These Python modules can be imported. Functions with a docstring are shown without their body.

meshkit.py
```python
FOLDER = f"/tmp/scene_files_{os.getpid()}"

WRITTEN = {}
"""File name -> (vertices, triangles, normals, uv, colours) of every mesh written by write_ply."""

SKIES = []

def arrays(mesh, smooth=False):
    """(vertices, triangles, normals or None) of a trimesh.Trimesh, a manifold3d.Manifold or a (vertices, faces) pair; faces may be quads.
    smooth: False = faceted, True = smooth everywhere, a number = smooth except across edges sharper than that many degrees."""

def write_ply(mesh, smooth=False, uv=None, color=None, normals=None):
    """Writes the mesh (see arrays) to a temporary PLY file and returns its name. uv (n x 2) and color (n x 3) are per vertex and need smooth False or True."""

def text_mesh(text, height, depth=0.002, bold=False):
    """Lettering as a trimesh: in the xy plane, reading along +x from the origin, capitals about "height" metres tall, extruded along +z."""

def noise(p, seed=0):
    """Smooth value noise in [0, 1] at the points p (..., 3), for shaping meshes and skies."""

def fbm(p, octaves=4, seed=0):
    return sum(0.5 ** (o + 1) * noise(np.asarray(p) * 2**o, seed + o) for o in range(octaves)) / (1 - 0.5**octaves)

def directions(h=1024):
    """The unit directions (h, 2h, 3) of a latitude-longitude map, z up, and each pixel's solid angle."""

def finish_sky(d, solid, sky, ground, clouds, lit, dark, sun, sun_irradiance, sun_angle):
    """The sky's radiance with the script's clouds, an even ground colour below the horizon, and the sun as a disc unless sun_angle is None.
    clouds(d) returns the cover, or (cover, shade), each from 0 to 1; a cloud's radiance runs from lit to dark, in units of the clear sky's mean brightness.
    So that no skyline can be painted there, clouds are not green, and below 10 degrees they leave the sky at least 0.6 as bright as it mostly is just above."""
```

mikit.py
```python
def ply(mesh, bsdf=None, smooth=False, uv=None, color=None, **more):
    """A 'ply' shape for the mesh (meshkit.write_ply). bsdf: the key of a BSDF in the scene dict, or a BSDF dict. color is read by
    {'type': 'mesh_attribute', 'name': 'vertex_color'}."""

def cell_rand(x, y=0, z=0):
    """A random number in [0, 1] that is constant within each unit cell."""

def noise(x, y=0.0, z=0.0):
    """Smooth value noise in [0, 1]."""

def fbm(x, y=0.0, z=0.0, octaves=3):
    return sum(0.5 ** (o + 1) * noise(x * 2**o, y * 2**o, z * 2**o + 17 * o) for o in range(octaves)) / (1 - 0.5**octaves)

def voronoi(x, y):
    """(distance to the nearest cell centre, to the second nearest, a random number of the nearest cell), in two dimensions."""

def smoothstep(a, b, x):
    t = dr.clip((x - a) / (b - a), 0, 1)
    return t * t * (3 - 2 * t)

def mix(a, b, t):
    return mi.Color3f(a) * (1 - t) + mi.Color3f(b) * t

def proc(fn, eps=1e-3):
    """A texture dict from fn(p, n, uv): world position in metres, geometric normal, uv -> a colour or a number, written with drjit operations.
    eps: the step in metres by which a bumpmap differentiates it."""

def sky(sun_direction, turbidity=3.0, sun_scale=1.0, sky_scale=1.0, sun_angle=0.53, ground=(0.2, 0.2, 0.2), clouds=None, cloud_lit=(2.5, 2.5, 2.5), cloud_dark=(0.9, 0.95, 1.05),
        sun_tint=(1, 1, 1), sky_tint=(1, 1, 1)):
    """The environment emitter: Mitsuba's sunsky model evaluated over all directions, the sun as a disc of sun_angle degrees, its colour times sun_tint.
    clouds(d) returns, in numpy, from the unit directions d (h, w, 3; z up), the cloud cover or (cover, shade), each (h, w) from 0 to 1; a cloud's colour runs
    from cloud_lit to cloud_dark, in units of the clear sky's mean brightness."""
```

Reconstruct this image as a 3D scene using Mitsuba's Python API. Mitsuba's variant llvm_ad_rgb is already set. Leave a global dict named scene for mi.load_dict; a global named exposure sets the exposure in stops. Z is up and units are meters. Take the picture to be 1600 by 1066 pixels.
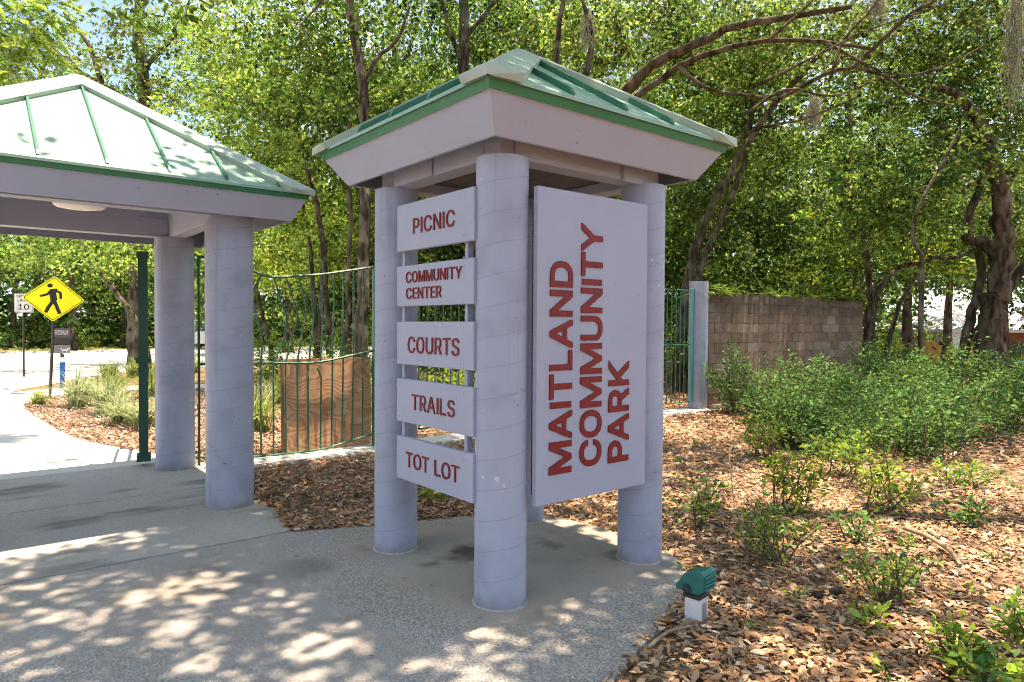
import math, random, numpy as np, trimesh, mitsuba as mi, drjit as dr, mikit, meshkit
from mikit import proc, noise, fbm, voronoi, cell_rand, smoothstep, mix, ply
T = mi.ScalarTransform4f
scene, labels = {}, {}
rng = np.random.default_rng(7)
random.seed(7)

# ---------------------------------------------------------------- camera, sky, exposure
CAM = np.array([-2.4361, -3.1157, 1.6])
YAW, PITCH, ROLL, FPX = 0.8920, -0.0223, 0.0059, 1073.9
fw = np.array([math.cos(YAW) * math.cos(PITCH), math.sin(YAW) * math.cos(PITCH), math.sin(PITCH)])
rt = np.array([math.sin(YAW), -math.cos(YAW), 0.0])
up = np.cross(rt, fw)
upr = -rt * math.sin(ROLL) + up * math.cos(ROLL)
scene['camera'] = {'type': 'perspective', 'fov': math.degrees(2 * math.atan(800 / FPX)), 'fov_axis': 'x', 'near_clip': 0.05, 'far_clip': 2000.0,
                   'to_world': T().look_at(origin=CAM.tolist(), target=(CAM + fw).tolist(), up=upr.tolist())}
SUN = (0.125, -0.07, 1.0)
scene['sky'] = mikit.sky(SUN, turbidity=3.5, ground=(0.16, 0.15, 0.10), sun_tint=(1.0, 0.96, 0.90), sky_tint=(1.10, 0.98, 0.86),
                         clouds=lambda d: (0.55 * np.clip((meshkit.fbm(d * 3.0, 4, 3) - 0.45) * 4, 0, 1), 0.15))
exposure = 3.3

# ---------------------------------------------------------------- helpers
def num(key):
    if key not in scene and key not in labels: return key
    i = 1
    while '%s_%03d' % (key, i) in scene or '%s_%03d' % (key, i) in labels: i += 1
    return '%s_%03d' % (key, i)

def obj(name, mesh, mat, parent=None, label=None, smooth=False, color=None, uv=None, kind=None):
    key = num((parent + '__' if parent else '') + name)
    scene[key] = ply(mesh, mat, smooth=smooth, color=color, uv=uv)
    d = {}
    if label: d['label'] = label
    if kind: d['kind'] = kind
    if d: labels[key] = d
    return key

def thing(name, label, cat, group=None):
    key = num(name)
    labels[key] = {'label': label, 'category': cat}
    if group: labels[key]['group'] = group
    return key

def struct(name, mesh, mat, **k): return obj(name, mesh, mat, kind='structure', **k)

def box(x0, x1, y0, y1, z0, z1, ch=0.0):
    if ch <= 0:
        return trimesh.creation.box(bounds=[[x0, y0, z0], [x1, y1, z1]])
    pts = []
    for a in (0, 1):
        for b in (0, 1):
            for c in (0, 1):
                x, y, z = (x0, x1)[a], (y0, y1)[b], (z0, z1)[c]
                sx, sy, sz = (1, -1)[a] * ch, (1, -1)[b] * ch, (1, -1)[c] * ch
                pts += [[x + sx, y + sy, z], [x + sx, y, z + sz], [x, y + sy, z + sz]]
    return trimesh.convex.convex_hull(np.array(pts))

def hull(pts): return trimesh.convex.convex_hull(np.array(pts, float))
def cat(ms): return trimesh.util.concatenate(ms)

def tube(pts, radii, sides=8, cap=True, wob=0.0, seed=0):
    p = np.asarray(pts, float); n = len(p)
    r = np.broadcast_to(np.asarray(radii, float), (n,))
    t = np.gradient(p, axis=0); t /= np.linalg.norm(t, axis=1, keepdims=True) + 1e-9
    ref = np.array([0.31, 0.17, 0.93]) if abs(t[:, 2]).mean() < 0.8 else np.array([0.95, 0.28, 0.1])
    a = np.cross(t, ref); a /= np.linalg.norm(a, axis=1, keepdims=True) + 1e-9
    b = np.cross(t, a)
    ang = np.arange(sides) * 2 * np.pi / sides
    rr = r[:, None] * np.ones(sides)
    if wob:
        q = p[:, None] + rr[..., None] * (np.cos(ang)[None, :, None] * a[:, None] + np.sin(ang)[None, :, None] * b[:, None])
        rr = rr * (1 + wob * (meshkit.fbm(q * 5.0, 3, seed) - 0.5) * 2)
    v = p[:, None] + rr[..., None] * (np.cos(ang)[None, :, None] * a[:, None] + np.sin(ang)[None, :, None] * b[:, None])
    i, j = np.meshgrid(np.arange(n - 1), np.arange(sides), indexing='ij')
    A, B, C, D = i * sides + j, i * sides + (j + 1) % sides, (i + 1) * sides + (j + 1) % sides, (i + 1) * sides + j
    f = np.concatenate([np.stack([A, C, B], -1).reshape(-1, 3), np.stack([A, D, C], -1).reshape(-1, 3)])
    v = v.reshape(-1, 3)
    if cap:
        k = len(v); v = np.vstack([v, p[0], p[-1]]); s = np.arange(sides)
        f = np.vstack([f, np.stack([np.full(sides, k), s, (s + 1) % sides], 1), np.stack([np.full(sides, k + 1), (n - 1) * sides + (s + 1) % sides, (n - 1) * sides + s], 1)])
    return trimesh.Trimesh(v, f, process=False)

def smooth_path(pts, per=4):
    """Catmull-Rom through points (n, k)."""
    p = np.asarray(pts, float)
    if len(p) < 3: 
        t = np.linspace(0, 1, per + 1)[:, None]; return p[0] * (1 - t) + p[-1] * t
    q = np.vstack([2 * p[0] - p[1], p, 2 * p[-1] - p[-2]]); out = []
    for i in range(1, len(q) - 2):
        for s in np.arange(per) / per:
            a, b, c, d = q[i - 1], q[i], q[i + 1], q[i + 2]
            out.append(0.5 * (2 * b + (c - a) * s + (2 * a - 5 * b + 4 * c - d) * s * s + (3 * b - a - 3 * c + d) * s ** 3))
    out.append(p[-1]); return np.array(out)

def slab(poly, z0, z1):
    from shapely.geometry import Polygon
    g = poly if hasattr(poly, 'exterior') else Polygon(poly)
    m = trimesh.creation.extrude_polygon(g, z1 - z0, engine='earcut'); m.apply_translation([0, 0, z0]); return m

def noise_in(z, lo, hi): return lo + (hi - lo) * z

def leaves(P, N, D, L, Wd, C, fold=0.18, six=False):
    """Leaf blades: base points P, normals N, directions D, lengths L, widths Wd, colours C -> (mesh, colours)."""
    n = len(P)
    D = D / (np.linalg.norm(D, axis=1, keepdims=True) + 1e-9)
    S = np.cross(N, D); S /= np.linalg.norm(S, axis=1, keepdims=True) + 1e-9
    U = np.cross(D, S)
    L = np.broadcast_to(L, n)[:, None]; Wd = np.broadcast_to(Wd, n)[:, None]
    if not six:
        v = np.stack([P, P + D * L * 0.45 + S * Wd * 0.5 + U * Wd * fold, P + D * L, P + D * L * 0.45 - S * Wd * 0.5 + U * Wd * fold], 1)
        f0 = np.array([[0, 1, 2], [0, 2, 3]])
    else:
        cu = np.broadcast_to(np.asarray(fold, float), n)[:, None]
        v = np.stack([P, P + D * L * 0.35 + S * Wd * 0.5 + U * L * cu * 0.5, P + D * L * 0.72 + S * Wd * 0.36 + U * L * cu * 0.6, P + D * L,
                      P + D * L * 0.72 - S * Wd * 0.36 + U * L * cu * 0.6, P + D * L * 0.35 - S * Wd * 0.5 + U * L * cu * 0.5], 1)
        f0 = np.array([[0, 1, 5], [1, 2, 4], [1, 4, 5], [2, 3, 4]])
    k = v.shape[1]
    f = (f0[None] + (np.arange(n) * k)[:, None, None]).reshape(-1, 3)
    return trimesh.Trimesh(v.reshape(-1, 3), f, process=False), np.repeat(C, k, 0)

def unit(n, r=rng):
    v = r.normal(size=(n, 3)); return v / np.linalg.norm(v, axis=1, keepdims=True)

# ---------------------------------------------------------------- materials
def P(base, rough=0.7, spec=0.4, **k):
    b = proc(base) if callable(base) else {'type': 'rgb', 'value': list(base)}
    return {'type': 'twosided', 'bsdf': {'type': 'principled', 'base_color': b, 'roughness': proc(rough) if callable(rough) else rough, 'specular': spec, **k}}

def bump(base, fn, scale=1.0, rough=0.7, spec=0.4, eps=1e-3, **k):
    b = proc(base) if callable(base) else {'type': 'rgb', 'value': list(base)}
    return {'type': 'twosided', 'bsdf': {'type': 'bumpmap', 'arbitrary': proc(fn, eps), 'scale': scale,
            'bsdf': {'type': 'principled', 'base_color': b, 'roughness': rough, 'specular': spec, **k}}}

LILAC = (0.355, 0.345, 0.425)
def paint_col(p, n, uv):
    g = fbm(p.x * 3, p.y * 3, p.z * 1.2, 3)
    c = mix((0.318, 0.335, 0.428), (0.362, 0.378, 0.478), g)
    specks = smoothstep(0.86, 0.92, noise(p.x * 70, p.y * 70, p.z * 50)) * smoothstep(0.62, 0.78, noise(p.x * 6, p.y * 6, p.z * 6))
    return mix(c, (0.10, 0.10, 0.11), specks * 0.6)
def tube_line(uv, p):
    t = uv.y / 0.172 - uv.x + 0.05 * (noise(p.x * 8, p.y * 8, p.z * 3) - 0.5)
    t = t - dr.floor(t)
    return dr.maximum(0, 1 - dr.abs(t - 0.5) / 0.026)
def column_col(p, n, uv):
    g = fbm(p.x * 3, p.y * 3, p.z * 1.5, 3)
    c = mix((0.300, 0.322, 0.422), (0.356, 0.376, 0.482), g)
    c = mix(c, (0.25, 0.265, 0.34), smoothstep(0.45, 0.8, fbm(p.x * 6 + 3, p.y * 6, p.z * 5, 4)) * 0.6)
    c = mix(c, (0.19, 0.185, 0.225), tube_line(uv, p) * 0.42)
    specks = smoothstep(0.86, 0.91, noise(p.x * 60, p.y * 60, p.z * 45)) * smoothstep(0.64, 0.76, noise(p.x * 7, p.y * 7, p.z * 5))
    c = mix(c, (0.11, 0.11, 0.12), specks * 0.7)
    chips = smoothstep(0.86, 0.9, noise(p.x * 38 + 9, p.y * 38, p.z * 24)) * smoothstep(0.6, 0.75, noise(p.x * 5, p.y * 5 + 4, p.z * 4))
    c = mix(c, (0.6, 0.6, 0.62), chips * 0.6)
    dirt = smoothstep(0.20, 0.0, p.z + 0.14 * fbm(p.x * 14, p.y * 14, p.z * 8, 3))
    drip = smoothstep(0.62, 0.78, noise(p.x * 34, p.y * 34, p.z * 0.7)) * smoothstep(0.45, 0.7, noise(p.x * 9, p.y * 9, p.z * 1.3))
    c = mix(c, (0.22, 0.225, 0.26), drip * 0.35)
    return mix(c, (0.17, 0.155, 0.135), dirt * 0.75)
scene['lilac_paint'] = bump(paint_col, lambda p, n, uv: noise(p.x * 60, p.y * 60, p.z * 60) * 0.3 + noise(p.x * 9, p.y * 9, p.z * 9), 0.0012, 0.55, 0.4)
scene['column_paint'] = bump(column_col, lambda p, n, uv: -tube_line(uv, p) + 0.35 * noise(p.x * 45, p.y * 45, p.z * 90), 0.002, 0.5, 0.4)
def shade_boards_col(p, n, uv):  # near-black board tone stands in for the shade under the kiosk roof
    t = p.x / 0.14; t = t - dr.floor(t)
    return mix((0.085, 0.078, 0.085), (0.03, 0.028, 0.03), smoothstep(0.05, 0.0, dr.minimum(t, 1 - t)))
scene['shade_dark_boards'] = P(shade_boards_col, 0.7, 0.3)
scene['red_letter'] = P(lambda p, n, uv: mix((0.15, 0.006, 0.006), (0.20, 0.010, 0.009), noise(p.x * 30, p.y * 30, p.z * 30)), 0.5, 0.4)
def roof_col(p, n, uv):
    g = fbm(p.x * 2.5, p.y * 2.5, p.z * 2.5, 4)
    c = mix((0.19, 0.33, 0.26), (0.29, 0.41, 0.34), g)
    st = smoothstep(0.55, 0.8, fbm(p.x * 9, p.y * 2.0, p.z * 0.8, 3))
    c = mix(c, (0.22, 0.31, 0.24), st * 0.6)
    rust = smoothstep(0.88, 0.92, noise(p.x * 22 + 5, p.y * 22, p.z * 9))
    return mix(c, (0.26, 0.16, 0.10), rust * 0.45)
scene['roof_metal'] = P(roof_col, 0.45, 0.5)
scene['cap_metal'] = P(lambda p, n, uv: mix((0.25, 0.34, 0.28), (0.38, 0.44, 0.38), fbm(p.x * 5, p.y * 5, p.z * 5, 3)), 0.4, 0.5)
def trim_col(p, n, uv): return mix((0.014, 0.125, 0.050), (0.025, 0.170, 0.075), fbm(p.x * 4, p.y * 4, p.z * 4, 3))
scene['trim_green'] = P(trim_col, 0.38, 0.5)
scene['seam_green'] = P((0.028, 0.15, 0.08), 0.4, 0.5)
scene['fence_green'] = P(lambda p, n, uv: mix(mix((0.014, 0.08, 0.042), (0.035, 0.135, 0.085), fbm(p.x * 9, p.y * 9, p.z * 9, 3)), (0.30, 0.25, 0.22), smoothstep(0.72, 0.8, noise(p.x * 14, p.y * 14, p.z * 14)) * 0.6), 0.45, 0.5)
scene['dark_gate_green'] = P((0.018, 0.075, 0.05), 0.5, 0.4)
scene['teal_metal'] = P((0.10, 0.30, 0.30), 0.4, 0.5)

def aggregate(p, n, uv):
    """Exposed aggregate concrete with tan cement stains near the columns' pad."""
    d1, d2, w = voronoi(p.x * 125, p.y * 125)
    stone = smoothstep(0.62, 0.35, d1)
    cem = mix((0.295, 0.268, 0.245), (0.375, 0.345, 0.315), fbm(p.x * 1.7, p.y * 1.7, 0.0, 4))
    peb = mix((0.10, 0.098, 0.10), (0.62, 0.60, 0.57), w * w)
    c = mix(cem, peb, stone * 0.75)
    big = fbm(p.x * 0.9 + 7, p.y * 0.9, 2.0, 4)
    smoothc = smoothstep(0.50, 0.62, big)
    c = mix(c, cem * 0.95, smoothc * 0.45)
    st = smoothstep(0.52, 0.72, fbm(p.x * 1.6, p.y * 1.6, 9.0, 4))
    c = mix(c, (0.14, 0.13, 0.12), st * 0.6)
    return mix(c, (0.36, 0.29, 0.22), smoothstep(0.6, 0.78, fbm(p.x * 2.1 + 5, p.y * 2.1, 12.0, 3)) * 0.4)
scene['aggregate_concrete'] = bump(aggregate, lambda p, n, uv: noise(p.x * 120, p.y * 120, 0) + noise(p.x * 50, p.y * 50, 3), 0.0022, 0.85, 0.25)
def pad(p, n, uv):
    d1, d2, w = voronoi(p.x * 95, p.y * 95)
    cem = mix((0.25, 0.225, 0.195), (0.36, 0.33, 0.29), fbm(p.x * 2.3, p.y * 2.3, 0.0, 4))
    peb = mix((0.12, 0.115, 0.115), (0.56, 0.53, 0.49), w * w)
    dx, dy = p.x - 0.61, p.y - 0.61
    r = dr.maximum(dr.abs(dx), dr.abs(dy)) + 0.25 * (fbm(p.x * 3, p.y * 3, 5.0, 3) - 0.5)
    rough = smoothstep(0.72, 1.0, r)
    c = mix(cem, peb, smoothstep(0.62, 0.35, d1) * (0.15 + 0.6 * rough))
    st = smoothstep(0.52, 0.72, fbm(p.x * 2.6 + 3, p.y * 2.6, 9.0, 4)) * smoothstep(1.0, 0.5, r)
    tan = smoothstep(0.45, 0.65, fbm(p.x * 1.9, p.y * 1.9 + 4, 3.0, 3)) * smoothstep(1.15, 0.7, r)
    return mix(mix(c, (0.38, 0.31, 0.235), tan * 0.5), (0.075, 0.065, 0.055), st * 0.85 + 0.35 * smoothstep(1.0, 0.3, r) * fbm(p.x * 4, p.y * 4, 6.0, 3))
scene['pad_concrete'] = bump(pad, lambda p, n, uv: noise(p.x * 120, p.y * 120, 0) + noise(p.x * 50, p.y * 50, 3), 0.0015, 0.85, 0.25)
def walk(p, n, uv):
    c = mix((0.34, 0.315, 0.29), (0.42, 0.392, 0.36), fbm(p.x * 1.3, p.y * 1.3, 1.0, 5))
    st = smoothstep(0.5, 0.72, fbm(p.x * 1.1 + 2, p.y * 3.0, 4.0, 4))
    c = mix(c, (0.12, 0.11, 0.098), st * 0.75)
    dc = dr.sqrt(dr.square(p.x + 0.564) + dr.minimum(dr.square(p.y - 3.186), dr.square(p.y - 5.156))) + 0.12 * noise(p.x * 5, p.y * 5, 0.0)
    c = mix(c, (0.40, 0.335, 0.265), smoothstep(0.55, 0.30, dc) * 0.6)
    return mix(c, (0.18, 0.17, 0.16), smoothstep(0.7, 0.8, noise(p.x * 90, p.y * 90, 0.0)) * 0.4)
scene['walk_concrete'] = bump(walk, lambda p, n, uv: noise(p.x * 110, p.y * 110, 0), 0.001, 0.85, 0.25)
scene['pale_concrete'] = P(lambda p, n, uv: mix((0.46, 0.44, 0.40), (0.56, 0.54, 0.50), fbm(p.x * 2, p.y * 2, p.z * 2, 4)), 0.85, 0.25)
scene['road_surface'] = P(lambda p, n, uv: mix((0.34, 0.33, 0.31), (0.44, 0.42, 0.40), fbm(p.x * 0.6, p.y * 0.6, 0.0, 4)), 0.9, 0.2)
def soil(p, n, uv):
    c = mix((0.055, 0.036, 0.024), (0.19, 0.12, 0.075), fbm(p.x * 14, p.y * 14, 0.0, 4))
    c = mix(c, (0.34, 0.22, 0.14), smoothstep(0.55, 0.7, noise(p.x * 40, p.y * 25, 1.0)) * 0.6)
    return mix(c, (0.14, 0.12, 0.06), smoothstep(0.5, 0.7, fbm(p.x * 0.25, p.y * 0.25, 4.0, 3)) * 0.5)
scene['soil'] = bump(soil, lambda p, n, uv: fbm(p.x * 25, p.y * 25, 0.0, 3), 0.02, 0.95, 0.1)
scene['lawn'] = P(lambda p, n, uv: mix((0.20, 0.19, 0.07), (0.33, 0.28, 0.14), fbm(p.x * 1.5, p.y * 1.5, 0.0, 5)), 0.95, 0.1)
VC = {'type': 'mesh_attribute', 'name': 'vertex_color'}
scene['leaf'] = {'type': 'principledthin', 'base_color': VC, 'roughness': 0.33, 'spec_trans': 0.0, 'diff_trans': 1.0, 'eta': 1.5}
scene['glossy_leaf'] = {'type': 'principledthin', 'base_color': VC, 'roughness': 0.3, 'spec_trans': 0.0, 'diff_trans': 0.6, 'eta': 1.5}
scene['dry_leaf'] = {'type': 'twosided', 'bsdf': {'type': 'principled', 'base_color': VC, 'roughness': 0.6, 'specular': 0.35}}
def bark_col(p, n, uv):
    g = smoothstep(0.25, 0.75, fbm(p.x * 14, p.y * 14, p.z * 3.0, 3))
    c = mix((0.028, 0.021, 0.014), (0.135, 0.106, 0.075), g)
    c = mix(c, (0.27, 0.245, 0.21), smoothstep(0.55, 0.7, fbm(p.x * 3.5, p.y * 3.5, p.z * 2.6 + 9, 3)) * 0.35)
    return mix(c, (0.075, 0.085, 0.035), smoothstep(0.55, 0.75, fbm(p.x * 2, p.y * 2, p.z * 1.1, 3)) * 0.5)
scene['bark'] = bump(bark_col, lambda p, n, uv: fbm(p.x * 22, p.y * 22, p.z * 6.0, 3), 0.03, 0.9, 0.15)
scene['twig_bark'] = P((0.10, 0.078, 0.055), 0.9, 0.15)
scene['dry_wood'] = P(lambda p, n, uv: mix((0.20, 0.145, 0.10), (0.34, 0.27, 0.20), fbm(p.x * 20, p.y * 20, p.z * 20, 3)), 0.85, 0.2)
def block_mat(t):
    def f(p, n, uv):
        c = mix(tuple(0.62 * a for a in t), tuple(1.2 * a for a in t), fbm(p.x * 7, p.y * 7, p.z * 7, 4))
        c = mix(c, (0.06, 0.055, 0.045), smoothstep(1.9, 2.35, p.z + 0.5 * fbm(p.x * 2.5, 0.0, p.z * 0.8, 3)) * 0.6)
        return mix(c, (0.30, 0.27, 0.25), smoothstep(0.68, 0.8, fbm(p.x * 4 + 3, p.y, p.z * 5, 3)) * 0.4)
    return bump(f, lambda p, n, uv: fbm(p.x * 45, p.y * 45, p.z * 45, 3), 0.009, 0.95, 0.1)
for i, t in enumerate([(0.26, 0.180, 0.130), (0.215, 0.150, 0.110), (0.32, 0.235, 0.18)]): scene['block_%d' % i] = block_mat(t)
scene['mortar'] = P((0.17, 0.135, 0.115), 0.95, 0.1)
def plywood(p, n, uv):
    r = (fbm(p.x * 1.25 + 2.4, p.z * 2.3 + 0.7, 1.0, 3) + 0.22 * p.z + 0.008 * noise(p.x * 30, p.z * 60, 0.0)) * 17
    r = r - dr.floor(r)
    g = smoothstep(0.0, 0.75, r) * smoothstep(1.0, 0.9, r)
    c = mix((0.60, 0.37, 0.215), (0.34, 0.165, 0.08), g * 0.75)
    c = mix(c, (0.20, 0.095, 0.045), smoothstep(0.58, 0.78, fbm(p.x * 2 + 3, p.z * 2, 8.0, 3)) * 0.5)
    return mix(c, (0.55, 0.36, 0.22), smoothstep(0.6, 0.8, noise(p.x * 60, p.z * 9, 2.0)) * 0.25)
scene['plywood'] = P(plywood, 0.8, 0.2)
scene['lumber'] = P((0.20, 0.115, 0.06), 0.85, 0.2)
scene['black_metal'] = P((0.035, 0.032, 0.032), 0.5, 0.4)
scene['sign_yellow'] = P((0.86, 0.76, 0.0), 0.45, 0.4)
scene['sign_black'] = P((0.02, 0.018, 0.02), 0.5, 0.3)
scene['sign_white'] = P((0.72, 0.72, 0.74), 0.45, 0.4)
scene['sign_grey'] = P((0.075, 0.075, 0.085), 0.5, 0.3)
scene['panel_grey'] = P((0.24, 0.24, 0.26), 0.5, 0.3)
scene['marker_blue'] = P((0.015, 0.11, 0.38), 0.4, 0.4)
scene['lamp_teal'] = P(lambda p, n, uv: mix((0.008, 0.105, 0.092), (0.02, 0.165, 0.145), fbm(p.x * 25, p.y * 25, p.z * 25, 3)), 0.4, 0.5)
scene['white_plastic'] = P(lambda p, n, uv: mix((0.55, 0.54, 0.56), (0.70, 0.69, 0.71), fbm(p.x * 25, p.y * 25, p.z * 25, 3)), 0.45, 0.4)
scene['lens_glass'] = P((0.10, 0.12, 0.12), 0.08, 0.8)
scene['lamp_diffuser'] = P((0.80, 0.78, 0.72), 0.5, 0.4)
scene['galvanised'] = P((0.42, 0.42, 0.43), 0.4, 0.5, metallic=0.6)
scene['house_brick'] = P(lambda p, n, uv: mix((0.26, 0.12, 0.085), (0.36, 0.17, 0.12), cell_rand(p.y * 4, p.z * 13, p.x)), 0.9, 0.2)
scene['house_wall'] = P((0.62, 0.64, 0.67), 0.7, 0.3)
scene['house_roof'] = P(lambda p, n, uv: mix((0.30, 0.30, 0.32), (0.40, 0.40, 0.42), noise(p.x * 3, p.y * 8, p.z * 8)), 0.85, 0.2)
scene['window_dark'] = P((0.05, 0.055, 0.06), 0.1, 0.6)
scene['cedar'] = P(lambda p, n, uv: mix((0.50, 0.27, 0.09), (0.62, 0.36, 0.14), noise(p.x * 2, p.y * 6, p.z)), 0.8, 0.2)
scene['car_white'] = P((0.75, 0.75, 0.75), 0.25, 0.5, clearcoat=0.6)
scene['rubber'] = P((0.02, 0.02, 0.02), 0.8, 0.2)
scene['moss_fibre'] = {'type': 'principledthin', 'base_color': VC, 'roughness': 0.8, 'spec_trans': 0.0, 'diff_trans': 0.8, 'eta': 1.2}
scene['cone_brown'] = P((0.03, 0.026, 0.024), 0.9, 0.2)

# ================================================================ GROUND
def gz(x, y):
    """Height of the forest floor: flat round the kiosk, falling away far to the right."""
    s = np.clip((np.asarray(x) - 22) / 24, 0, 1)
    return -0.035 - 2.2 * s * s * (3 - 2 * s)

def ground_mesh():
    def axis(lo, hi):
        a = np.concatenate([np.arange(-400, lo, 40.0), np.arange(lo, hi, 1.0), np.arange(hi, 401, 40.0)])
        return np.unique(a)
    xs, ys = axis(-30, 60), axis(-30, 60)
    X, Y = np.meshgrid(xs, ys, indexing='ij')
    near = np.exp(-((X - 4) ** 2 + (Y - 3) ** 2) / 500)
    Z = gz(X, Y) + 0.05 * near * (meshkit.fbm(np.stack([X * 0.4, Y * 0.4, 0 * X], -1), 3, 5) - 0.55) * ((Y < 4.4) | (X > 0)) * (X > 2)
    i, j = np.meshgrid(np.arange(len(xs) - 1), np.arange(len(ys) - 1), indexing='ij')
    k = len(ys)
    f = np.stack([i * k + j, (i + 1) * k + j, (i + 1) * k + j + 1, i * k + j + 1], -1).reshape(-1, 4)
    return np.stack([X, Y, Z], -1).reshape(-1, 3), f
struct('ground', ground_mesh(), 'soil', smooth=True)

from shapely.geometry import Polygon, box as sbox, LineString
from shapely import affinity, union_all
KP = [(-0.43, 2.06), (0.03, 1.87), (0.47, 1.71), (0.92, 1.56), (1.22, 1.40), (1.42, 1.15), (1.50, 0.80), (1.51, 0.42), (1.48, 0.10), (1.42, -0.14), (1.32, -0.30), (1.16, -0.44), (0.9, -0.60), (0.52, -0.77), (0.13, -0.91), (-0.15, -1.02), (-0.6, -1.25), (-1.6, -1.8)]
KPs = [tuple(a) for a in smooth_path(KP, 4)]
apron = Polygon(KPs + [(-3.0, -3.0), (-7.0, -6.0), (-9.0, -2.0), (-7.0, 2.06)]).buffer(0)
padcut = Polygon([(-0.75, 0.55), (-0.3, -0.55), (0.25, -1.2), (1.9, -1.2), (1.9, 2.2), (-0.05, 2.2)])
WK = 'walkway'
labels[WK] = {'label': 'concrete walkway', 'kind': 'structure'}
obj('slab', slab(apron.difference(padcut), -0.16, 0.0), 'aggregate_concrete', WK)
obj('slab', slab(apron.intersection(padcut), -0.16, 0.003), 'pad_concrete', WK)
GX0, GX1 = -2.95, -0.34
edge_front = [(-0.43, 2.078), (-0.34, 2.75)]
obj('slab', slab(Polygon([(-7.0, 2.078), (-0.43, 2.078), (-0.33, 2.75), (-0.33, 3.985), (-7.0, 3.985)]), -0.16, 0.0), 'walk_concrete', WK)
obj('slab', slab(Polygon([(-7.0, 4.0), (-0.33, 4.0), (-0.33, 5.56), (-7.0, 5.56)]), -0.16, 0.0), 'walk_concrete', WK)
curve = [tuple(a) for a in smooth_path([(-0.40, 5.575), (-0.62, 6.35), (-0.92, 7.2), (-1.16, 8.08), (-1.30, 9.4), (-1.40, 11.0), (-1.47, 12.4), (-1.40, 13.6), (-1.1, 14.6), (-0.5, 15.3)], 5)]
obj('slab', slab(Polygon(curve + [(-0.5, 15.8), (-9.0, 15.8), (-9.0, 5.575)]), -0.16, 0.0), 'pale_concrete', WK)
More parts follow.
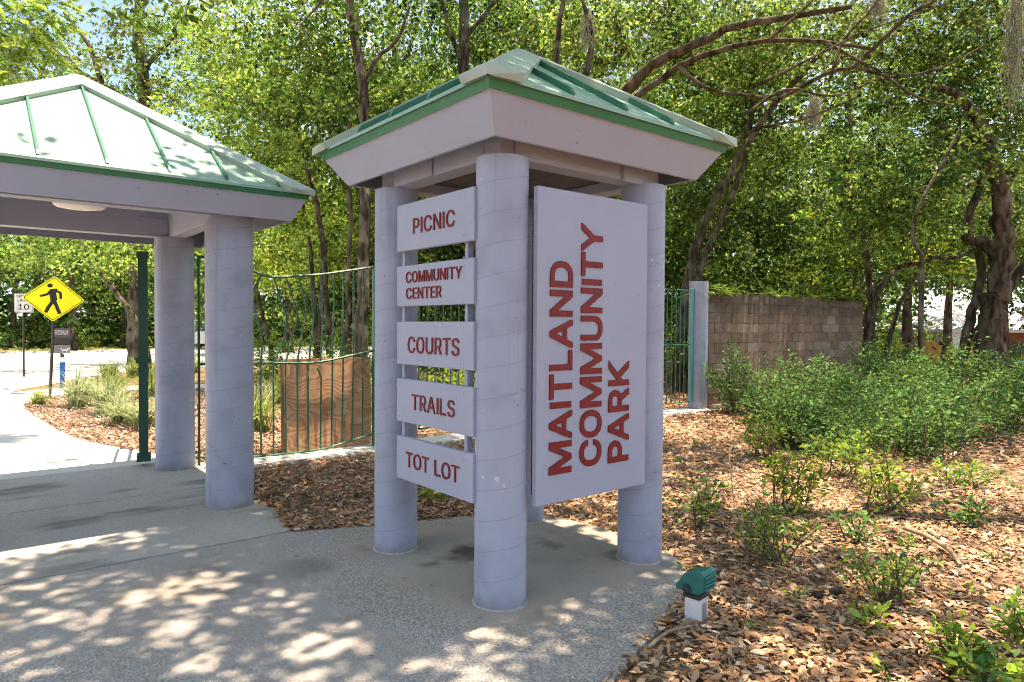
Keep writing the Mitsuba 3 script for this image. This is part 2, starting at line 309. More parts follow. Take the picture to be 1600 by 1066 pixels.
# the drive behind, its kerbed island and a cross path
struct('drive', slab(Polygon([(-40, 15.82), (-1.6, 15.82), (-1.35, 17.3), (-0.55, 18.6), (0.8, 20.6), (2.6, 23.4), (10, 27.0), (26, 33), (40, 42), (44, 62), (12, 44), (2, 41), (-14, 46), (-60, 60), (-60, 15.8)]), -0.16, -0.02), 'road_surface')
struct('footpath', slab(Polygon([(-0.5, 15.85), (1.0, 15.5), (8, 13.0), (8.3, 14.0), (1.4, 16.7), (-0.6, 17.0), (-1.5, 16.4)]), -0.16, -0.005), 'pale_concrete')
isl = [(-1.55, 17.25), (-0.70, 18.55), (0.72, 20.6), (2.5, 23.3), (9.9, 26.9), (25.5, 32.8)]
struct('kerb', cat([tube([(a[0], a[1], -0.03) for a in isl], 0.09, 6)]), 'pale_concrete')
struct('kerb', tube([(-14, 46.1, -0.03), (2, 41.1, -0.03), (12, 44.1, -0.03)], 0.12, 6), 'pale_concrete')
struct('lawn', slab(Polygon([(-60, 61), (-14, 47.5), (2, 42.6), (12, 46), (30, 70), (-20, 120)]), -0.10, -0.015), 'lawn')
# strip of concrete kerb that carries the fence
struct('fence_kerb', box(-0.32, 9.0, 4.74, 5.32, -0.2, -0.005, 0.012), 'pale_concrete')

# ================================================================ SIGN KIOSK
KS, KH, KR = 1.22, 2.55, 0.1511
def column(parent, x, y, r, h, z0=0.0, label=None):
    n, m = 48, 40
    ang = np.linspace(0, 2 * np.pi, n + 1) + 0.9; zz = np.linspace(z0, h, m + 1)
    A, Z = np.meshgrid(ang, zz, indexing='ij')
    rr = r + 0 * A
    v = np.stack([x + rr * np.cos(A), y + rr * np.sin(A), Z], -1).reshape(-1, 3)
    uv = np.stack([(A - 0.9) / (2 * np.pi), Z], -1).reshape(-1, 2)
    i, j = np.meshgrid(np.arange(n), np.arange(m), indexing='ij'); k = m + 1
    f = np.stack([i * k + j, (i + 1) * k + j, (i + 1) * k + j + 1, i * k + j + 1], -1).reshape(-1, 4)
    f = np.vstack([f[:, [0, 1, 2]], f[:, [0, 2, 3]]])
    c = len(v); ring = np.stack([x + r * np.cos(ang[:-1]), y + r * np.sin(ang[:-1]), np.full(n, h)], 1)
    v = np.vstack([v, ring, [[x, y, h]]]); uv = np.vstack([uv, np.zeros((n + 1, 2))])
    s = np.arange(n)
    f = np.vstack([f, np.stack([np.full(n, c + n), c + s, c + (s + 1) % n], 1)])
    return obj('column', (v, f), 'column_paint', parent, smooth=True, uv=uv, label=label)

def hip_roof(parent, cx, cy, half, o_b, z_b, o_t, z_t, o_g, z_g, z_a, seam_h, seam_w, cap_w, gap):
    """Pyramid roof on a square of columns: fascia boards, drip edges, roof panels between seams, hip caps."""
    R = [np.array([[1, 0], [0, 1]]), np.array([[0, -1], [1, 0]]), np.array([[-1, 0], [0, -1]]), np.array([[0, 1], [-1, 0]])]
    Bh, Th, Gh = half + o_b, half + o_t, half + o_g
    def W(k, pts):
        pts = np.asarray(pts, float); xy = pts[:, :2] @ R[k].T
        return np.column_stack([xy + [cx, cy], pts[:, 2]])
    tanp = (z_a - z_g) / Gh
    nrm = np.array([0, -tanp, 1.0]) / math.hypot(1, tanp)        # face k looks along -y in its own frame
    for k in range(4):
        t = 0.022
        obj('fascia', hull(W(k, [(-Bh, -Bh, z_b), (Bh, -Bh, z_b), (Th, -Th, z_t), (-Th, -Th, z_t), (-Bh + t, -Bh + t, z_b), (Bh - t, -Bh + t, z_b), (Th - t, -Th + t, z_t), (-Th + t, -Th + t, z_t)])), 'lilac_paint', parent)
        e = 0.006
        obj('drip_edge', hull(W(k, [(-Th - e, -Th - e, z_t - 0.012), (Th + e, -Th - e, z_t - 0.012), (Gh, -Gh, z_g), (-Gh, -Gh, z_g), (-Th + t, -Th + t, z_t + 0.002), (Th - t, -Th + t, z_t + 0.002), (Gh - 0.05, -Gh + 0.05, z_g + 0.03), (-Gh + 0.05, -Gh + 0.05, z_g + 0.03)])), 'trim_green', parent)
        # panels between seams: cells in x cut by the two hips
        xs = [-Gh] + [s * gap for s in range(-int(Gh / gap), int(Gh / gap) + 1)] + [Gh]
        lo = -Gh - 0.012
        zf = lambda y: z_g + 0.012 + (y + Gh) * tanp
        for a, b in zip(xs[:-1], xs[1:]):
            if b - a < 0.02: continue
            poly = [(a, lo), (b, lo)] + ([(b, -abs(b))] if abs(b) < Gh - 1e-6 else []) + ([(a, -abs(a))] if abs(a) < Gh - 1e-6 else [])
            top = [(x, y, zf(y)) for x, y in poly]; bot = [(x, y, zf(y) - 0.02) for x, y in poly]
            obj('roof_panel', hull(W(k, top + bot)), 'roof_metal', parent)
        for s in xs[1:-1]:
            y0, y1 = -Gh + 0.02, -abs(s) - (0.0 if abs(s) > 0.01 else 0.05)
            if y1 - y0 < 0.12: continue
            w = seam_w / 2
            q = []
            for y, h in ((y0, 0.4 * seam_h), (y0 + 0.03, seam_h), (y1, seam_h)):
                for xx in (-w, w): q += [np.array([s + xx, y, zf(y)]) + nrm * h, np.array([s + xx, y, zf(y)]) - nrm * 0.004]
            obj('seam', hull(W(k, q)), 'seam_green', parent)
    for k in range(4):                                             # hip cap over the hip between face k and the face to its right
        ms = []
        hz = lambda d: z_g + 0.012 + (Gh - d) * tanp              # d: distance of the hip point from the axis, along x
        for side in (0, 1):
            q = []
            for d in (Gh + 0.035, cap_w, 0.03):
                p0 = np.array([d, -d, hz(d)])
                off = np.array([-1, 0, 0]) * cap_w if side == 0 else np.array([0, 1, 0]) * cap_w
                nn = nrm if side == 0 else np.array([tanp, 0, 1.0]) / math.hypot(1, tanp)
                if d < cap_w: off = off * (d / cap_w)
                hgt = seam_h + 0.012
                q += [p0 + [0, 0, hgt], p0 + [0, 0, -0.01], p0 + off + nn * hgt, p0 + off - nn * 0.004]
            ms.append(hull(W(k, q)))
        obj('hip_cap', cat(ms), 'cap_metal', parent)

kiosk = thing('sign_kiosk', 'tall lilac sign kiosk on four round columns under a green hipped metal roof', 'sign kiosk')
for x, y in ((0, 0), (0, KS), (KS, 0), (KS, KS)): column(kiosk, x, y, KR, KH)
for i, (x, y) in enumerate(((0, 0), (0, KS), (KS, 0), (KS, KS))):   # a ring of cement where each column meets the pad
    a = np.linspace(0, 2 * np.pi, 33)[:-1]; r0 = KR + 0.018 + 0.008 * np.sin(3 * a + i)
    obj('base_ring', hull(np.vstack([np.column_stack([x + r0 * np.cos(a), y + r0 * np.sin(a), 0 * a - 0.01]), np.column_stack([x + (KR + 0.004) * np.cos(a), y + (KR + 0.004) * np.sin(a), 0 * a + 0.011])])), 'walk_concrete', kiosk)
w = 0.075
for (x0, x1, y0, y1) in ((-w, KS + w, -w, w), (-w, KS + w, KS - w, KS + w), (-w, w, w + 0.003, KS - w - 0.003), (KS - w, KS + w, w + 0.003, KS - w - 0.003)):
    obj('beam', box(x0, x1, y0, y1, KH, KH + 0.30, 0.006), 'lilac_paint', kiosk)
obj('beam_splice', box(KS - 0.30, KS + 0.02, -w - 0.022, -w - 0.001, KH - 0.012, KH + 0.20, 0.004), 'lilac_paint', kiosk)
obj('beam_splice', box(0.02, 0.30, -w - 0.012, -w - 0.001, KH + 0.02, KH + 0.22, 0.004), 'lilac_paint', kiosk)
obj('beam_splice', box(-w - 0.012, -w - 0.001, 0.62, KS - 0.12, KH + 0.0, KH + 0.22, 0.004), 'lilac_paint', kiosk)
obj('ceiling', box(w + 0.003, KS - w - 0.003, w + 0.003, KS - w - 0.003, KH + 0.07, KH + 0.09), 'shade_dark_boards', kiosk)  # added sheet between the beams, its dark colour imitating shade overhead
hip_roof(kiosk, KS / 2, KS / 2, KS / 2, 0.251, 2.594, 0.378, 2.784, 0.405, 2.832, 3.47, 0.032, 0.028, 0.22, 0.43)

GLYPHS = {}
def glyph(ch, weight):
    """One capital or digit, one metre tall, its strokes thickened by weight."""
    if (ch, weight) not in GLYPHS:
        if ch == 'I': g = sbox(0, 0, 0.135 + 2 * weight, 1.0)
        else:
            m = meshkit.text_mesh(ch, 1.0, 1.0, False)
            tri = m.triangles[m.face_normals[:, 2] > 0.5][:, :, :2]
            g = union_all([Polygon(t) for t in tri]).buffer(weight, join_style='mitre').simplify(0.004)
        GLYPHS[ch, weight] = cat([trimesh.creation.extrude_polygon(q, 1.0, engine='earcut') for q in getattr(g, 'geoms', [g])])
    return GLYPHS[ch, weight].copy()

def letter_meshes(text, width, height, depth, weight=0.03, kern=0.10, space=0.45):
    """Each letter a mesh in the xy plane reading along +x from the origin, the whole line fitted to width x height."""
    out, x = [], 0.0
    pair = {'TL': 0.02, 'LA': -0.02, 'AI': 0, 'AR': 0, 'PA': -0.14, 'AN': 0, 'TR': -0.0, 'RA': -0.06, 'LO': -0.05, 'OT': -0.07, 'TO': -0.07, 'TY': -0.05, 'LS': -0.0, 'TS': -0.05, 'RT': -0.05, 'MA': -0.02, 'IT': 0, 'CO': -0.02}
    prev = ''
    for ch in text:
        if ch == ' ': x += space; prev = ''; continue
        m = glyph(ch, weight)
        b = m.bounds
        x += pair.get(prev + ch, 0.0)
        m.apply_translation([x - b[0, 0], 0, 0]); out.append(m)
        x += (b[1, 0] - b[0, 0]) + kern; prev = ch
    tot = x - kern
    zmin = min(m.bounds[0, 1] for m in out); zmax = max(m.bounds[1, 1] for m in out)
    for m in out:
        m.apply_translation([0, -zmin, 0]); m.apply_scale([width / tot, height / (zmax - zmin), depth])
    return out

def board_letters(parent, lines):
    """Letters on a board of the left face: lines of (text, y of the left end, y of the right end, z of the baseline, height)."""
    for text, ya, yb, z, h in lines:
        for m in letter_meshes(text, ya - yb, h, 0.007, 0.004, 0.21):
            v = np.array(m.vertices)
            m.vertices = np.column_stack([-0.1652 - v[:, 2], ya - v[:, 0], z + v[:, 1]])
            m.faces = m.faces[:, ::1]
            m.fix_normals(); obj('letter', m, 'red_letter', parent)
yl, yr = 0.918, 0.085
def BY(px): return yl - (px - 622) / (742 - 622) * (yl - 0.045)
boards = [('PICNIC', 2.082, 2.385, [('PICNIC', 0, 0, 0, 0)]), ('COMMUNITY CENTER', 1.722, 1.985, None), ('COURTS', 1.343, 1.622, None), ('TRAILS', 0.965, 1.247, None), ('TOT LOT', 0.585, 0.867, None)]
lines = [[('PICNIC', 0.706, 0.238, 2.180, 0.100)],
         [('COMMUNITY', 0.793, 0.163, 1.871, 0.073), ('CENTER', 0.790, 0.377, 1.767, 0.073)],
         [('COURTS', 0.769, 0.186, 1.420, 0.106)],
         [('TRAILS', 0.716, 0.230, 1.057, 0.102)],
         [('TOT LOT', 0.787, 0.182, 0.678, 0.100)]]
for (txt, z0, z1, _), ln in zip(boards, lines):
    b = obj('sign_board', box(-0.165, -0.127, yr - 0.035, yl, z0, z1, 0.003), 'lilac_paint', kiosk, label='lilac board reading %s in dark red capitals' % txt)
    board_letters(b, ln)
    for yy in (0.885, 0.15):
        for zz in (z0 + 0.04, z1 - 0.04):
            c = trimesh.creation.cylinder(0.006, 0.004, sections=10, transform=trimesh.transformations.rotation_matrix(math.pi / 2, [0, 1, 0])); c.apply_translation([-0.1665, yy, zz]); obj('screw', c, 'galvanised', b)
obj('batten', box(-0.127, -0.085, 0.885, 0.915, 0.70, 2.30, 0.003), 'lilac_paint', kiosk)
obj('batten', box(-0.127, -0.085, 0.16, 0.19, 0.70, 2.30, 0.003), 'lilac_paint', kiosk)
pn = obj('name_panel', box(0.105, 1.047, -0.190, -0.152, 0.572, 2.388, 0.003), 'lilac_paint', kiosk, label='big lilac panel with the red park name running upwards')
for text, x_base, h, z0, z1 in (('MAITLAND', 0.378, 0.180, 0.74, 1.975), ('COMMUNITY', 0.628, 0.184, 0.755, 2.212), ('PARK', 0.877, 0.188, 0.75, 1.388)):
    for m in letter_meshes(text, z1 - z0, h, 0.008, 0.038, 0.09):
        v = np.array(m.vertices)
        m.vertices = np.column_stack([x_base - v[:, 1], -0.1902 - v[:, 2], z0 + v[:, 0]])
        m.fix_normals(); obj('letter', m, 'red_letter', pn)
obj('panel_batten', box(0.14, 0.18, -0.152, -0.10, 0.62, 2.34, 0.003), 'lumber', kiosk)

# ================================================================ GATE PAVILION
GX, GY, GS, GR, GH = -0.564, 3.186, 1.97, 0.199, 2.535
gate = thing('gate_pavilion', 'wide lilac gate pavilion over the walkway under a pale green hipped metal roof', 'pavilion')
gc = [(GX, GY), (GX, GY + GS), (GX - GS - 0.05, GY), (GX - GS - 0.05, GY + GS)]
for x, y in gc: column(gate, x, y, GR, GH)
w = 0.08
x0g, x1g, y0g, y1g = GX - GS - 0.05, GX, GY, GY + GS
for (a, b, c, d) in ((x0g - w, x1g + w, y0g - w, y0g + w), (x0g - w, x1g + w, y1g - w, y1g + w), (x0g - w, x0g + w, y0g + w + 0.003, y1g - w - 0.003), (x1g - w, x1g + w, y0g + w + 0.003, y1g - w - 0.003)):
    obj('beam', box(a, b, c, d, GH, GH + 0.30, 0.006), 'lilac_paint', gate)
obj('beam_splice', box(x1g - 0.36, x1g - w - 0.002, y1g - w - 0.014, y1g - w - 0.001, GH + 0.03, GH + 0.20, 0.004), 'lilac_paint', gate)
obj('ceiling', box(x0g - 0.25, x1g + 0.25, y0g - 0.25, y1g + 0.25, GH + 0.303, GH + 0.325), 'lilac_paint', gate)
hip_roof(gate, (x0g + x1g) / 2, (y0g + y1g) / 2, (x1g - x0g) / 2, 0.401, 2.498, 0.498, 2.691, 0.515, 2.735, 3.79, 0.026, 0.018, 0.22, 0.42)
lamp = thing('ceiling_light', 'round white ceiling light hanging under the gate pavilion', 'ceiling light')
lc = (-1.57, 4.16)
prof = np.array([[0.0, 2.625], [0.12, 2.628], [0.18, 2.638], [0.205, 2.652], [0.208, 2.675], [0.195, 2.70]])
dm = trimesh.creation.revolve(prof, sections=40); dm.apply_translation([lc[0], lc[1], 0]); obj('diffuser', dm, 'lamp_diffuser', lamp, smooth=True)
cy = trimesh.creation.cylinder(0.16, 0.135, sections=32); cy.apply_translation([lc[0], lc[1], 2.768]); obj('base', cy, 'white_plastic', lamp, smooth=30)

# ================================================================ OPEN GATE LEAF, FENCE, PLYWOOD
g = thing('metal_gate', 'open dark green metal gate leaf folded back beside the rear gate column', 'gate')
gb, gd = np.array([-0.83, 5.42]), np.array([0.205, 0.979])
def gbar(a, b, hw, z0, z1, name='bar', mat='dark_gate_green'):
    s = np.array([gd[1], -gd[0]]); q = []
    for t in (a, b):
        for k in (-hw, hw):
            for z in (z0, z1): q.append([*(gb + gd * t + s * k), z])
    return obj(name, hull(q), mat, g)
gbar(0.0, 0.07, 0.045, 0.10, 2.36, 'stile'); gbar(1.25, 1.30, 0.03, 0.10, 2.36, 'stile')
for z in (0.16, 1.20, 2.28): gbar(0.07, 1.25, 0.018, z, z + 0.04, 'rail')
for k in range(9): 
    t = 0.19 + k * 0.12
    obj('bar', tube(smooth_path([(*(gb + gd * t + np.array([gd[1], -gd[0]]) * 0.03 * math.sin(k * 2.1 + i)), z) for i, z in enumerate((0.18, 0.7, 1.2, 1.7, 2.3))], 3), 0.009, 6), 'dark_gate_green', g)
gbar(-0.03, 0.10, 0.075, 1.16, 1.22, 'latch'); gbar(-0.02, 0.10, 0.055, 1.05, 1.10, 'latch'); gbar(-0.03, 0.2, 0.07, 0.06, 0.13, 'foot'); gbar(-0.02, 0.09, 0.06, 2.33, 2.40, 'cap')

FY = 5.13
UP = [[[0.393,2.208],[0.286,1.99],[0.252,1.898],[0.294,1.834],[0.391,1.45],[0.374,1.15]],[[0.531,2.172],[0.638,1.857],[0.698,1.712],[0.667,1.449],[0.535,1.145]],[[0.683,2.173],[0.788,1.89],[0.839,1.685],[0.757,1.419],[0.676,1.135]],[[0.84,2.187],[0.931,1.894],[0.94,1.745],[0.863,1.359],[0.826,1.131]],[[0.981,2.206],[1.024,1.837],[1.043,1.717],[0.996,1.357],[0.971,1.13]],[[1.128,2.228],[1.144,1.87],[1.153,1.567],[1.118,1.138]],[[1.288,2.249],[1.305,1.904],[1.288,1.568],[1.279,1.164]],[[1.426,2.274],[1.42,1.722],[1.41,1.191]],[[1.57,2.307],[1.564,1.219]],[[1.706,2.336],[1.7,1.241]]]
LO = [[[0.368,1.141],[0.374,0.026]],[[0.52,1.134],[0.524,0.021]],[[0.667,1.13],[0.674,0.012]],[[0.817,1.128],[0.822,0.008]],[[0.955,1.124],[0.96,0.013]],[[1.08,1.054],[1.128,0.931],[1.118,0.029]],[[1.279,1.151],[1.266,0.047]],[[1.426,1.182],[1.41,0.072]],[[1.57,1.206],[1.548,0.099]],[[1.707,1.232],[1.698,0.122]]]
RAILS = [[[-0.323,2.348],[0.008,2.353],[0.281,2.23],[0.508,2.17],[0.894,2.204],[1.144,2.232],[1.502,2.297],[1.845,2.363]],[[-0.328,1.143],[0.292,1.146],[0.682,1.126],[1.112,1.129],[1.503,1.195],[1.846,1.257]],[[-0.332,0.096],[0.289,0.03],[0.68,0.02],[1.143,0.026],[1.504,0.088],[1.848,0.149]]]
fence = thing('metal_fence', 'green metal fence with bent bars beside the gate pavilion, plywood behind it', 'fence')
def bow(x, z): return FY + 0.05 * math.exp(-((x - 0.7) / 0.5) ** 2 - ((z - 1.7) / 0.4) ** 2)
for nm, r in zip(('top_rail', 'middle_rail', 'bottom_rail'), RAILS):
    obj(nm, tube(smooth_path([(x, bow(x, z), z) for x, z in r], 4), 0.016, 6), 'fence_green', fence)
for ln in UP: obj('bar', tube(smooth_path([(x, bow(x, z), z) for x, z in ln], 4), 0.0115, 6), 'fence_green', fence)
for ln in LO: obj('bar', tube([(x, FY, max(z, 0.02)) for x, z in ln], 0.0115, 6), 'fence_green', fence)
for x, z in ((0.2, 0.1), (0.06, 0.12), (-0.09, 0.13)):
    obj('bar', tube([(x, FY, z), (x + 0.01, FY, 1.14)], 0.0115, 6), 'fence_green', fence); obj('bar', tube(smooth_path([(x + 0.01, FY, 1.14), (x - 0.06, FY, 1.8), (x + 0.02, FY, 2.3)], 4), 0.0115, 6), 'fence_green', fence)
obj('post', box(1.845, 1.905, FY - 0.03, FY + 0.03, -0.02, 2.385, 0.004), 'trim_green', fence)
obj('post', box(-0.332, -0.312, FY - 0.02, FY + 0.02, -0.02, 2.37, 0.004), 'dark_gate_green', fence)
fence2 = thing('metal_fence', 'straight green metal fence behind the sign kiosk, running to the round lilac pillar', 'fence')
for nm, z in (('top_rail', 2.30), ('middle_rail', 1.25), ('bottom_rail', 0.14)):
    obj(nm, tube([(1.905, FY, z + 0.02), (4.0, FY, z + 0.01), (6.5, FY, z), (8.653, FY, z)], 0.013, 6), 'fence_green', fence2)
x = 2.03
while x < 8.55:
    if abs(x - 5.2) > 0.05: obj('bar', tube([(x, FY, 0.14), (x + random.uniform(-.01, .01), FY + random.uniform(-.01, .01), 1.25), (x, FY, 2.31)], 0.0115, 5), 'fence_green', fence2)
    x += 0.132
obj('post', box(5.175, 5.225, FY - 0.025, FY + 0.025, -0.02, 2.33, 0.004), 'trim_green', fence2)
obj('post', box(8.668, 8.735, FY - 0.04, FY + 0.02, 0.12, 2.34, 0.004), 'teal_metal', fence2, label='teal post against the pillar')
pw = thing('plywood_sheet', 'weathered orange plywood sheet leaning behind the bent green fence', 'board')
def tilt(m, y, a): 
    m.apply_transform(trimesh.transformations.rotation_matrix(a, [1, 0, 0], [0, y, 0.0])); return m
obj('sheet', tilt(box(0.700, 1.885, 5.24, 5.258, 0.0, 1.17, 0.002), 5.24, -0.03), 'plywood', pw)
obj('brace', tilt(box(0.668, 0.697, 5.225, 5.27, 0.0, 1.15, 0.002), 5.24, -0.03), 'lumber', pw)
obj('brace', tilt(box(0.75, 1.85, 5.262, 5.30, 1.02, 1.11, 0.002), 5.24, -0.03), 'lumber', pw)

# ================================================================ PILLAR AND BLOCK WALL
pl = thing('round_pillar', 'round lilac pillar at the near end of the brown block wall', 'pillar')
column(pl, 8.935, FY, 0.187, 2.49, -0.05)
wall = thing('block_wall', 'weathered brown concrete block wall topped with ferns behind the shrubs', 'wall')
WX0, WX1, WYf = 9.135, 15.80, 5.13
obj('mortar', box(WX0 + 0.004, WX1 - 0.004, WYf - 0.078, WYf + 0.078, -0.3, 2.27), 'mortar', wall)
bl, bh, row, nblk = 0.40, 0.2035, 0, 0
for rI in range(11):
    z0 = 0.05 + rI * bh; x = WX0 - (0.20 if rI % 2 else 0.0)
    while x < WX1 - 0.03:
        a, b = max(x, WX0), min(x + bl, WX1)
        if b - a > 0.06:
            dy = random.uniform(-0.004, 0.005)
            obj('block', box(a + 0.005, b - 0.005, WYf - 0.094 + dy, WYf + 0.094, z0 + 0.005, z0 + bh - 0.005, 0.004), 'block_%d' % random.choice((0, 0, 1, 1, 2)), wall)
        x += bl
obj('footing', box(WX0 - 0.004, WX1, WYf - 0.13, WYf + 0.13, -0.3, 0.046, 0.01), 'walk_concrete', wall)

# ================================================================ SIGNS AND SMALL THINGS
def flat(poly, depth):
    return trimesh.util.concatenate([trimesh.creation.extrude_polygon(q, depth, engine='earcut') for q in getattr(poly, 'geoms', [poly])])
def facing(m, pos, yaw, roll=0.0):
    """Turn a mesh built in xy (reading along +x, up +y, towards +z) upright at pos, its face looking along the angle yaw."""
    m = m.copy(); v = np.array(m.vertices)
    c, s = math.cos(roll), math.sin(roll); v = np.column_stack([v[:, 0] * c - v[:, 1] * s, v[:, 0] * s + v[:, 1] * c, v[:, 2]])
    n = np.array([math.cos(yaw), math.sin(yaw), 0]); rgt = np.array([-n[1], n[0], 0])
    m.vertices = np.asarray(pos) + v[:, :1] * rgt + v[:, 1:2] * np.array([0, 0, 1.0]) + v[:, 2:] * n
    return m
CYAW = lambda x, y: math.atan2(CAM[1] - y, CAM[0] - x)

xs = thing('crossing_sign', 'yellow diamond pedestrian crossing sign on a dark post beside the grasses', 'traffic sign')
sx, sy = -0.83, 14.49; yaw = CYAW(sx, sy) - 0.08; pos = (sx, sy, 2.115)
lean = 0.035
obj('post', tube([(sx - 0.085, sy + 0.03, -0.05), (sx - 0.02, sy + 0.04, 1.3), (sx + 0.01, sy + 0.04, 2.5)], 0.032, 8), 'black_metal', xs)
dia = affinity.rotate(sbox(-0.42, -0.42, 0.42, 0.42).buffer(-0.05).buffer(0.05), 45, origin=(0, 0))
dia = affinity.scale(dia, 1.0, 0.85, origin=(0, 0))
dia = affinity.scale(affinity.rotate(sbox(-0.405, -0.405, 0.405, 0.405).buffer(-0.05).buffer(0.05), 45, origin=(0, 0)), 1.0, 0.86, origin=(0, 0))
obj('panel', facing(flat(dia, 0.004), pos, yaw, lean * -1.2), 'sign_yellow', xs)
ring = affinity.scale(dia, 0.945, 0.945).difference(affinity.scale(dia, 0.915, 0.915))
pm = [flat(ring, 0.0015)]
S = LineString
limb = [S([(-0.03, 0.17), (0.0, 0.0)]).buffer(0.062), S([(-0.01, 0.02), (0.0, -0.07)]).buffer(0.056),
        S([(-0.055, 0.195), (-0.115, 0.10), (-0.225, 0.055)]).buffer(0.024), S([(0.0, 0.20), (0.115, 0.15), (0.125, 0.03)]).buffer(0.024), S([(-0.05, 0.19), (0.03, 0.205)]).buffer(0.035),
        S([(-0.015, -0.06), (-0.085, -0.19), (-0.135, -0.325)]).buffer(0.034, cap_style='flat'), S([(0.02, -0.06), (0.065, -0.19), (0.12, -0.34)]).buffer(0.034, cap_style='flat')]
from shapely.geometry import Point
fig = union_all(limb).buffer(0.008).buffer(-0.008)
hd = affinity.scale(Point(-0.075, 0.305).buffer(0.05), 1.0, 0.9)
for q in (facing(flat(ring, 0.0015), pos, yaw, lean * -1.2),): obj('border', q, 'sign_black', xs)
pf = union_all([fig, hd]); 
m = facing(flat(affinity.scale(pf, 1.0, 0.92, origin=(0, 0)), 0.0015), pos, yaw, lean * -1.2); obj('pictogram', m, 'sign_black', xs)
nn_ = np.array([math.cos(yaw), math.sin(yaw), 0]) * 0.0045
for k in ('border', 'pictogram'):
    scene[xs + '__' + k]['to_world'] = T().translate(nn_.tolist())

sp = thing('speed_limit_sign', 'white speed limit sign reading SPEED LIMIT 10 on a thin post', 'traffic sign')
px_, py_ = -0.90, 22.08; yaw = CYAW(px_, py_) + 0.05; pos = (px_ + 0.01, py_, 2.19)
obj('post', tube([(px_, py_ + 0.03, -0.05), (px_ + 0.005, py_ + 0.03, 2.4)], 0.026, 6), 'black_metal', sp)
obj('panel', facing(flat(sbox(-0.235, -0.285, 0.235, 0.285).buffer(-0.03).buffer(0.03), 0.004), pos, yaw), 'sign_white', sp)
lt = []
for text, wd, h, x0, y0 in (('SPEED', 0.36, 0.075, -0.18, 0.165), ('LIMIT', 0.33, 0.075, -0.165, 0.045), ('10', 0.27, 0.17, -0.135, -0.20)):
    for q in letter_meshes(text, wd, h, 0.0015, 0.02, 0.12): q.apply_translation([x0, y0, 0.0045]); obj('letter', facing(q, pos, yaw), 'sign_black', sp)
fr = sbox(-0.225, -0.275, 0.225, 0.275).difference(sbox(-0.215, -0.265, 0.215, 0.265)); q = flat(fr, 0.001); q.apply_translation([0, 0, 0.0045]); obj('border', facing(q, pos, yaw), 'sign_black', sp)

dg = thing('dog_waste_station', 'dark grey dog waste station with white lettering behind the yellow sign', 'notice station')
dx_, dy_ = -0.32, 18.3; yaw = CYAW(dx_, dy_); pos = (dx_, dy_, 1.15)
obj('post', tube([(dx_, dy_ + 0.04, -0.05), (dx_, dy_ + 0.04, 1.3)], 0.03, 6), 'black_metal', dg)
def plate(name, x0, x1, y0, y1, z, d, mat):
    q = flat(sbox(x0, y0, x1, y1).buffer(-0.01).buffer(0.01), d); q.apply_translation([0, 0, z]); return obj(name, facing(q, pos, yaw), mat, dg)
plate('notice_panel', -0.19, 0.19, 0.07, 0.32, 0.0, 0.01, 'sign_grey'); plate('dispenser', -0.18, 0.18, -0.11, 0.055, -0.05, 0.09, 'black_metal'); plate('notice_panel', -0.19, 0.19, -0.34, -0.125, 0.0, 0.01, 'panel_grey')
for text, y0 in (('PLEASE PICK UP', 0.235), ('AFTER YOUR DOG', 0.19), ('IN THIS PARK', 0.145)):
    q = cat(letter_meshes(text, 0.30, 0.03, 0.0015, 0.02, 0.12)); q.apply_translation([-0.15, y0, 0.0105]); obj('lettering', facing(q, pos, yaw), 'sign_white', dg)
dog = union_all([sbox(-0.07, -0.015, 0.05, 0.035), Point(0.075, 0.05).buffer(0.028), sbox(-0.07, -0.06, -0.05, 0.0), sbox(0.025, -0.06, 0.045, 0.0), S([(-0.07, 0.03), (-0.11, 0.06)]).buffer(0.01), S([(0.05, 0.03), (0.075, 0.05)]).buffer(0.022)])
q = flat(dog, 0.0015); q.apply_translation([0.08, -0.27, 0.0105]); obj('dog_emblem', facing(q, pos, yaw), 'sign_white', dg)

mk = thing('marker_post', 'slim blue marker post with a white band beside the grasses', 'marker post')
mx, my = -0.40, 17.35
obj('body', hull([[mx + a * 0.055, my + b * 0.04, z] for a in (-1, 1) for b in (-1, 1) for z in (-0.05, 0.62)]), 'marker_blue', mk)
obj('band', hull([[mx + a * 0.053, my + b * 0.038, z] for a in (-1, 1) for b in (-1, 1) for z in (0.622, 0.74)]), 'sign_white', mk)
obj('cap', hull([[mx + a * 0.04, my + b * 0.03, z] for a in (-1, 1) for b in (-1, 1) for z in (0.742, 0.82)]), 'black_metal', mk)

# landscape floodlight on a white post stub
fl = thing('floodlight', 'small teal landscape floodlight on a white post stub in the leaf litter', 'floodlight')
fx, fy = 0.70, -0.85; a0 = math.radians(8)      # turned towards the kiosk
def FT(m, tilt=0.0):
    m = m.copy()
    if tilt: m.apply_transform(trimesh.transformations.rotation_matrix(tilt, [1, 0, 0], [0, 0, 0.19]))
    m.apply_transform(trimesh.transformations.rotation_matrix(a0, [0, 0, 1])); m.apply_translation([fx, fy, 0]); return m
obj('post_stub', FT(box(-0.052, 0.052, -0.045, 0.045, -0.06, 0.125, 0.006)), 'white_plastic', fl)
obj('cover_plate', FT(box(-0.020, 0.024, -0.0505, -0.0452, 0.005, 0.105, 0.002)), 'galvanised', fl)
obj('post_cap', FT(box(-0.058, 0.058, -0.052, 0.052, 0.126, 0.150, 0.006)), 'black_metal', fl)
obj('bracket', FT(box(-0.018, 0.018, -0.018, 0.018, 0.150, 0.185, 0.004)), 'black_metal', fl)
hs = hull([[a * 0.07, y, z] for a in (-1, 1) for y, z in ((0.085, 0.165), (0.085, 0.185), (0.03, 0.262), (-0.055, 0.285), (-0.078, 0.27), (-0.075, 0.185), (-0.05, 0.160))])
obj('housing', FT(hs), 'lamp_teal', fl)
